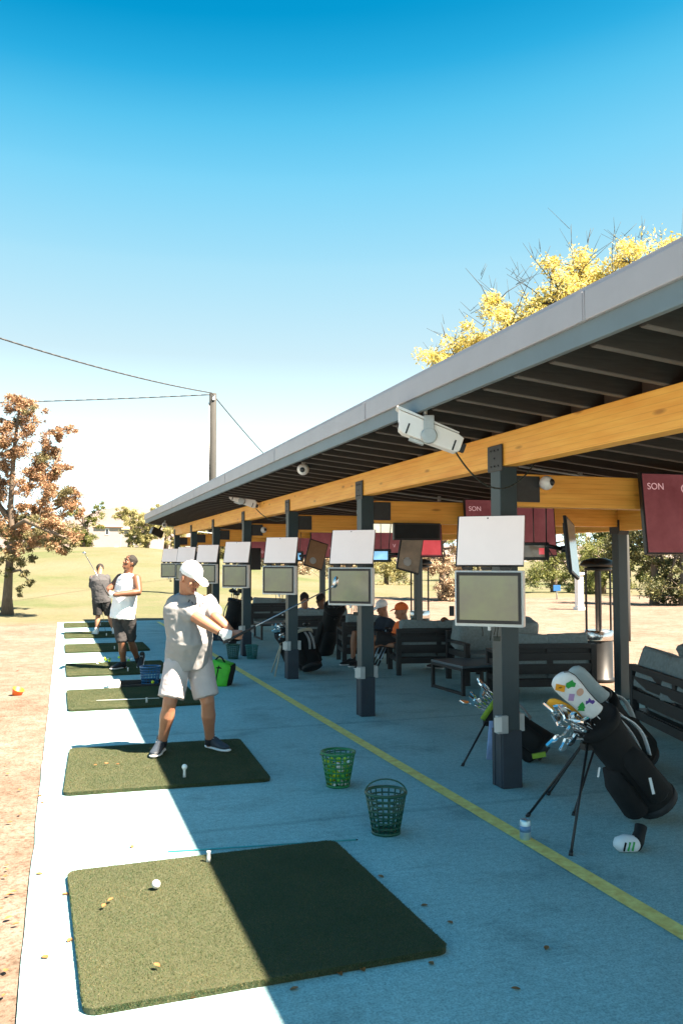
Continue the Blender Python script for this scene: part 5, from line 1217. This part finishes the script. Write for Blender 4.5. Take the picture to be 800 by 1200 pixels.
def branch(mb, p, d, L_, r, q, depth, ends, seg=5, bend=.35, upw=.15, mid=None):
    pts = [V(p)]; d = V(d).normalized()
    for i in range(seg):
        d = (d + V((q.gauss(0, bend), q.gauss(0, bend), q.gauss(0, bend) + upw)) * .4).normalized(); pts.append(pts[-1] + d * L_ / seg)
    rs = [r * (1 - .6 * i / seg) for i in range(seg + 1)]
    mb.tube(pts, rs, 6 if depth else 8)
    if depth == 0: ends.append(pts[-1]); ends.append(pts[-2]); return
    for k in range(3 if depth > 1 else 4):
        i = min(seg, 2 + k); i = q.randint(2, seg)
        a = V((q.gauss(0, 1), q.gauss(0, 1), q.gauss(.2, .6))).normalized()
        branch(mb, pts[i], (d * .6 + a).normalized(), L_ * q.uniform(.45, .7), rs[i] * .65, q, depth - 1, ends, 4, bend, upw)
    ends.append(pts[-1])
def gz(p): return ground_z(p.x, p.y)
# rust-leaved tree on the left
b = gnd(9, 720); bz = gz(b); D_ = (b - EYE).dot(FW)
t = thing('rust_leaved_tree', 'tall rust-coloured tree with a pale leaning trunk at the left edge', 'tree', (b.x, b.y, bz)); o0 = V((b.x, b.y, bz))
def pt(px, py, dy=0.): return at_d(px, py, D_ + dy) - o0
q = random.Random(11); tr = MB(); ends = []
def stem(pts, rs): tr.tube(pts, rs, 9)
stem([V((0, 0, -.1)), pt(9, 700), pt(11, 668), pt(14, 630), pt(13, 590), pt(16, 540), pt(20, 500), pt(26, 465)], [.22, .15, .12, .10, .085, .07, .05, .025])
stem([pt(13, 650), pt(28, 625, .4), pt(46, 600, .8), pt(60, 560, .8), pt(70, 528, .6)], [.11, .09, .07, .05, .03])
stem([pt(14, 620), pt(30, 610, -.6), pt(56, 622, -1.0), pt(82, 632, -1.)], [.08, .07, .05, .025])
stem([pt(12, 610), pt(-6, 585, .3), pt(-20, 560, .5), pt(-24, 530, .5)], [.10, .08, .05, .03])
stem([pt(13, 670), pt(24, 668, -.5), pt(33, 680, -.8)], [.05, .035, .02])
stem([pt(44, 602, .8), pt(66, 596, 1.0), pt(86, 586, 1.1)], [.06, .04, .02])
spec = [(22, 466, 12, 0), (33, 470, 9, .1), (14, 476, 9, 0), (26, 490, 12, .2), (38, 482, 8, 0), (12, 508, 13, .3), (30, 505, 11, 0), (2, 520, 15, 0), (-8, 500, 12, 0), (24, 526, 12, -.3), (6, 545, 15, .3), (72, 505, 8, .6), (82, 502, 6, .6), (64, 515, 10, .7), (56, 524, 9, .7), (50, 540, 13, .6), (66, 535, 12, .9), (38, 552, 12, .5), (58, 556, 15, .9), (74, 552, 9, .7), (46, 572, 14, .4), (70, 572, 15, 1.0), (84, 578, 10, 1.0), (24, 570, 11, 0), (8, 572, 14, .2), (-6, 575, 16, 0), (80, 592, 12, 1.1), (60, 592, 13, .7), (88, 602, 8, 1.), (34, 596, 11, .3), (14, 600, 12, .2), (50, 614, 14, -.6), (72, 616, 14, -.6), (88, 626, 10, -.9), (30, 622, 13, -.3), (60, 632, 13, -.9), (80, 640, 10, -.9), (40, 640, 11, -.5), (-2, 615, 17, 0), (10, 630, 14, .2), (20, 648, 11, 0)]
cl = []; co = []
for (px, py, r_, dy) in spec:
    rr = r_ * D_ / 1000
    for k in range(7):
        c = pt(px + q.gauss(0, r_ * .55), py + q.gauss(0, r_ * .5), dy + q.gauss(0, rr * .8)); (co if (py > 600 and q.random() < .38) or q.random() < .08 else cl).append((c, rr * q.uniform(.35, .65), int(130 * (r_ / 12) ** 2)))
for (px, py, r_, dy) in ((18, 660, 7, -.2), (12, 672, 6, .2), (28, 672, 6, -.6), (32, 684, 5, -.8), (22, 690, 5, -.5), (-4, 655, 12, .2), (8, 650, 9, .3), (36, 655, 6, -.4)):
    rr = r_ * D_ / 1000
    for k in range(4): co.append((pt(px + q.gauss(0, r_ * .6), py + q.gauss(0, r_ * .6), dy + q.gauss(0, .3)), rr * q.uniform(.35, .65), 70))
tr.build('trunk', 'bark', t)
leaves('crown', cl, 'leaf_rust', t, .105, 3); leaves('low_foliage', co, 'leaf_olive', t, .10, 4)
# yellow tree behind the roof
def tree(name, lab, base, h, crown, m, size, n=70, seed=1, twigs=0, group=None, trunk_r=.16, bark='bark', dens=1.):
    """crown: list of (dx, dz, r) seen across the view, metres from the base"""
    q = random.Random(seed); base = V(base); t = thing(name, lab, 'tree', base, 0, group); tr = MB(); cl = []
    top = max(z for _, z, _ in crown); cx = sum(x for x, _, _ in crown) / len(crown)
    ax = [V((0, 0, -.2)), V((.05, 0, h * .2)), V((.1, .05, h * .42)), RT * cx * .5 + V((0, 0, h * .62)), RT * cx + V((0, 0, top * .9))]
    tr.tube(ax, [trunk_r, trunk_r * .8, trunk_r * .65, trunk_r * .4, trunk_r * .12], 9)
    for x, z, r_ in crown:
        c = RT * x + V((0, 0, z)); dep = V((FW.x, FW.y, 0))
        st = lerp(ax[2], ax[3], q.random()); m1 = lerp(st, c, .5) + V((q.gauss(0, .15), q.gauss(0, .15), .1 * r_))
        tr.tube([st, m1, c], [trunk_r * .35, trunk_r * .22, trunk_r * .08], 6)
        for k in range(max(4, int(9 * dens))):
            p = c + RT * q.gauss(0, r_ * .5) + dep * q.gauss(0, r_ * .6) + V((0, 0, q.gauss(0, r_ * .42)))
            cl.append((p, r_ * (q.uniform(.32, .62) if twigs else q.uniform(.22, .42)), n))
            if k % 2 == 0: tr.tube([c, lerp(c, p, .6) + V((0, 0, .05)), p], [trunk_r * .1, trunk_r * .07, trunk_r * .04], 5)
        for k in range(twigs):
            d = V((q.gauss(0, .5), q.gauss(0, .5), 1.2)).normalized(); e = c + RT * q.gauss(0, r_ * .15); L_ = r_ * q.uniform(1.2, 2.2); mid = e + d * L_ * .5 + V((q.gauss(0, .08), 0, 0))
            tr.tube([e, mid, e + d * L_ + RT * q.gauss(0, .2)], [.012, .009, .004], 4)
            for w_ in range(3):
                s0 = lerp(mid, e + d * L_, q.random()); tr.tube([s0, s0 + (d + RT * q.gauss(0, .8)) * L_ * .3], [.006, .003], 4)
    tr.build('trunk', bark, t); leaves('crown', cl, m, t, size, seed); return t
D_ = 18.; b = at_d(729, 700, D_); b.z = ground_z(b.x, b.y)
cr = [((px - 729) * D_ / 1000, (657 - py) * D_ / 1000 + 1.68 - b.z, r_) for px, py, r_ in ((512, 428, .35), (540, 412, .45), (565, 395, .45), (585, 352, .4), (600, 375, .55), (625, 360, .6), (655, 322, .55), (650, 350, .65), (685, 308, .5), (690, 340, .7), (720, 318, .55), (745, 300, .45), (760, 330, .8), (790, 300, .4), (700, 390, 1.0), (640, 410, .9), (780, 380, 1.1))]
tree('yellow_tree', 'yellow-leaved tree with bare twigs rising behind the roof', b, 6.2, cr, 'leaf_yellow', .10, 120, 5, 2, trunk_r=.15, bark='pole_wood')
# trees on the skyline and beyond the shelter
def simple_tree(lab, px, py_base, dd, w_, h_, m, n=60, seed=1, size=.3, name='broadleaf_tree', low=.3, dens=1., group='trees beyond the range', bark='bark', tr_=.2):
    b = at_d(px, py_base, dd); b.z = ground_z(b.x, b.y); q = random.Random(seed); cr = []
    for i in range(11):
        a = q.uniform(-1, 1); z = q.uniform(low, .92); k = math.sqrt(max(0, 1 - ((z - .55) / .55) ** 2)); cr.append((a * w_ * .42 * k, z * h_, w_ * q.uniform(.15, .24)))
    return tree(name, lab, b, h_, cr, m, size, n, seed, 0, group, tr_, bark, dens)
simple_tree('round green tree on the hill crest, touching the rust-coloured tree', 97, 650, 62, 2.8, 3.6, 'leaf_green', 120, 21, .15, low=.1)
simple_tree('pale green tree on the hill crest right of the white house', 152, 650, 66, 2.8, 3.0, 'leaf_pale', 120, 22, .15, low=.1)
simple_tree('pale olive tree on the hill crest just left of the roof corner', 172, 650, 64, 3.0, 3.2, 'leaf_pale', 120, 23, .15, low=.1)
simple_tree('pale green tree whose top shows beneath the roof corner', 194, 650, 66, 3.4, 3.4, 'leaf_pale', 120, 24, .15, low=.1)
simple_tree('low brown bush on the hill crest behind the rust-coloured tree', 58, 650, 60, 3.6, 2.8, 'leaf_rust', 120, 25, .15, low=.05)
simple_tree('olive bush at the far left of the hill crest', 22, 652, 60, 3.0, 2.4, 'leaf_olive', 120, 26, .15, low=.05)
for (px, dd, w_, h_, m, lab, sd_) in ((648, 46, 4.2, 4.4, 'leaf_green', 'yellow-green tree left of the patio heater, beyond the shelter', 31), (690, 60, 5., 4.6, 'leaf_pale', 'pale tree directly behind the patio heater', 32), (705, 44, 3.4, 3.4, 'leaf_green', 'bushy tree just left of the rear post', 33),
        (765, 34, 4.6, 4.4, 'leaf_dark', 'dark bushy tree right of the rear post, under the big television', 34), (800, 33, 4.4, 5.2, 'leaf_dark', 'big dark tree at the right edge under the television', 35), (735, 52, 4.4, 4.8, 'leaf_green', 'yellowish tree hidden partly by the rear post', 36),
        (517, 36, 3.2, 4.0, 'leaf_pink', 'pinkish bare-looking tree left of the nearest monitor', 37), (452, 60, 6., 4.2, 'leaf_pale', 'pale tree seen above the white cap under the shelter', 38), (405, 70, 6., 4.5, 'leaf_pink', 'pale pinkish tree behind the second raised panel', 39), (340, 66, 5., 3.8, 'leaf_pink', 'pinkish pale tree seen right of the third post', 40), (300, 70, 5., 3.4, 'leaf_pale', 'pale tree between the third and fourth posts', 41), (255, 74, 4., 3.2, 'leaf_pale', 'pale tree behind the fifth bay monitor', 42), (560, 70, 7, 5., 'leaf_pale', 'pale tree hidden behind the nearest monitor', 43), (850, 40, 6, 5.5, 'leaf_dark', 'dark tree just outside the right edge', 44)):
    simple_tree(lab, px, 680, dd, w_, h_, m, 110, sd_, .14 if dd < 50 else .19, low=.06)

# distant houses on the crest
def house(px, py_top, dd, w_, h_, lab, wins, roof=.9):
    p = at_d(px, 645, dd); p.z = ground_z(p.x, p.y) - .5; hz = 1.68 + (657 - py_top) * dd / 1000 - p.z
    t = thing('house', lab, 'house', p, R(-6)); D = w_ * .8
    MB().box((0, 0, hz / 2), (w_, D, hz)).build('wall', 'stucco', t)
    e = .35; r_ = bmesh.new(); z0 = hz
    vs = [r_.verts.new(v) for v in ((-w_ / 2 - e, -D / 2 - e, z0), (w_ / 2 + e, -D / 2 - e, z0), (w_ / 2 + e, D / 2 + e, z0), (-w_ / 2 - e, D / 2 + e, z0), (-w_ * .2, 0, z0 + roof), (w_ * .2, 0, z0 + roof))]
    for f in ((0, 1, 5, 4), (1, 2, 5), (2, 3, 4, 5), (3, 0, 4), (3, 2, 1, 0)): r_.faces.new([vs[i] for i in f])
    me_ = bpy.data.meshes.new('roof'); r_.to_mesh(me_); r_.free(); link('roof', me_, 'roof_tile', t)
    for (x, z, ww, wh) in wins:
        f = MB().box((x, -D / 2 - .03, z), (ww + .2, .06, wh + .2)).build('window', 'white_paint', t); MB().box((x, -D / 2 - .065, z), (ww, .02, wh)).build('pane', 'window_dark', f)
    return t, D
t, D = house(126, 618, 150, 4.6, 6, 'white stucco house with tiled roof on the hill crest', ((0, 4.6, .45, .9), (1.6, 1.6, .5, .6)), .45)
for i in range(4): MB().box((-1.6 + i * .75, -D / 2 - .9, .95), (.5, 1.2, .6)).box((-1.6 + i * .75, -D / 2 - .9, 1.28), (.62, 1.3, .1)).build('porch_block', 'roof_tile', t)
house(150, 621, 165, 5.2, 6, 'paler white house beside the stucco one, half hidden by a tree', ((.8, 3.4, .6, .8),), .5)
# white column and blue sign beyond the shelter
p = at_d(678, 690, 30); p.z = ground_z(p.x, p.y); t = thing('white_column', 'slim white column standing in the grass left of the patio heater', 'column', p)
MB().box((0, 0, .62), (.22, .22, 1.24), bev=.01).build('shaft', 'white_paint', t); MB().box((0, 0, 1.27), (.32, .32, .08), bev=.01).build('cap', 'white_paint', t); MB().box((0, 0, .05), (.3, .3, .1)).build('plinth', 'white_paint', t)
p = at_d(652, 690, 38); p.z = ground_z(p.x, p.y); t = thing('blue_sign', 'small blue sign on a short post under the trees', 'sign', p, R(-20))
MB().box((0, 0, .5), (.32, .04, .26), bev=.01).build('panel', 'sign_blue', t); MB().tube([(0, .03, 0), (0, .03, .6)], .03).build('post', 'galv', t)
# utility pole and wires
b = at_d(248, 660, 35.); top = at_d(248, 459, 35.); b.z = ground_z(b.x, b.y)
t = thing('utility_pole', 'dark wooden utility pole rising beyond the far roof edge', 'pole', b); hh = top.z - b.z
MB().tube([(0, 0, -.3), (0, 0, hh * .5), (0, 0, hh)], [.19, .17, .15], 12).build('shaft', 'pole_wood', t); MB().tube([(-.17, -.05, .5), (-.17, -.05, hh - .4)], .03).build('conduit', 'galv', t); MB().box((0, -.16, hh - .2), (.12, .06, .2)).build('clamp', 'galv', t)
sag('overhead_wire', top - V((0, 0, .05)), at_d(-170, 338, 19), .25, .022, 'upper overhead wire running from the pole to the upper left edge', 'wire', 'wire', 40)
sag('overhead_wire', top - V((0, 0, .12)), at_d(-260, 474, 33), .12, .022, 'nearly level overhead wire running from the pole past the rust-coloured tree', 'wire', 'wire', 40)
sag('overhead_wire', top - V((0, 0, .05)), at_d(380, 600, 52), .3, .022, 'overhead wire dropping from the pole to the right behind the roof', 'wire', 'wire', 40)
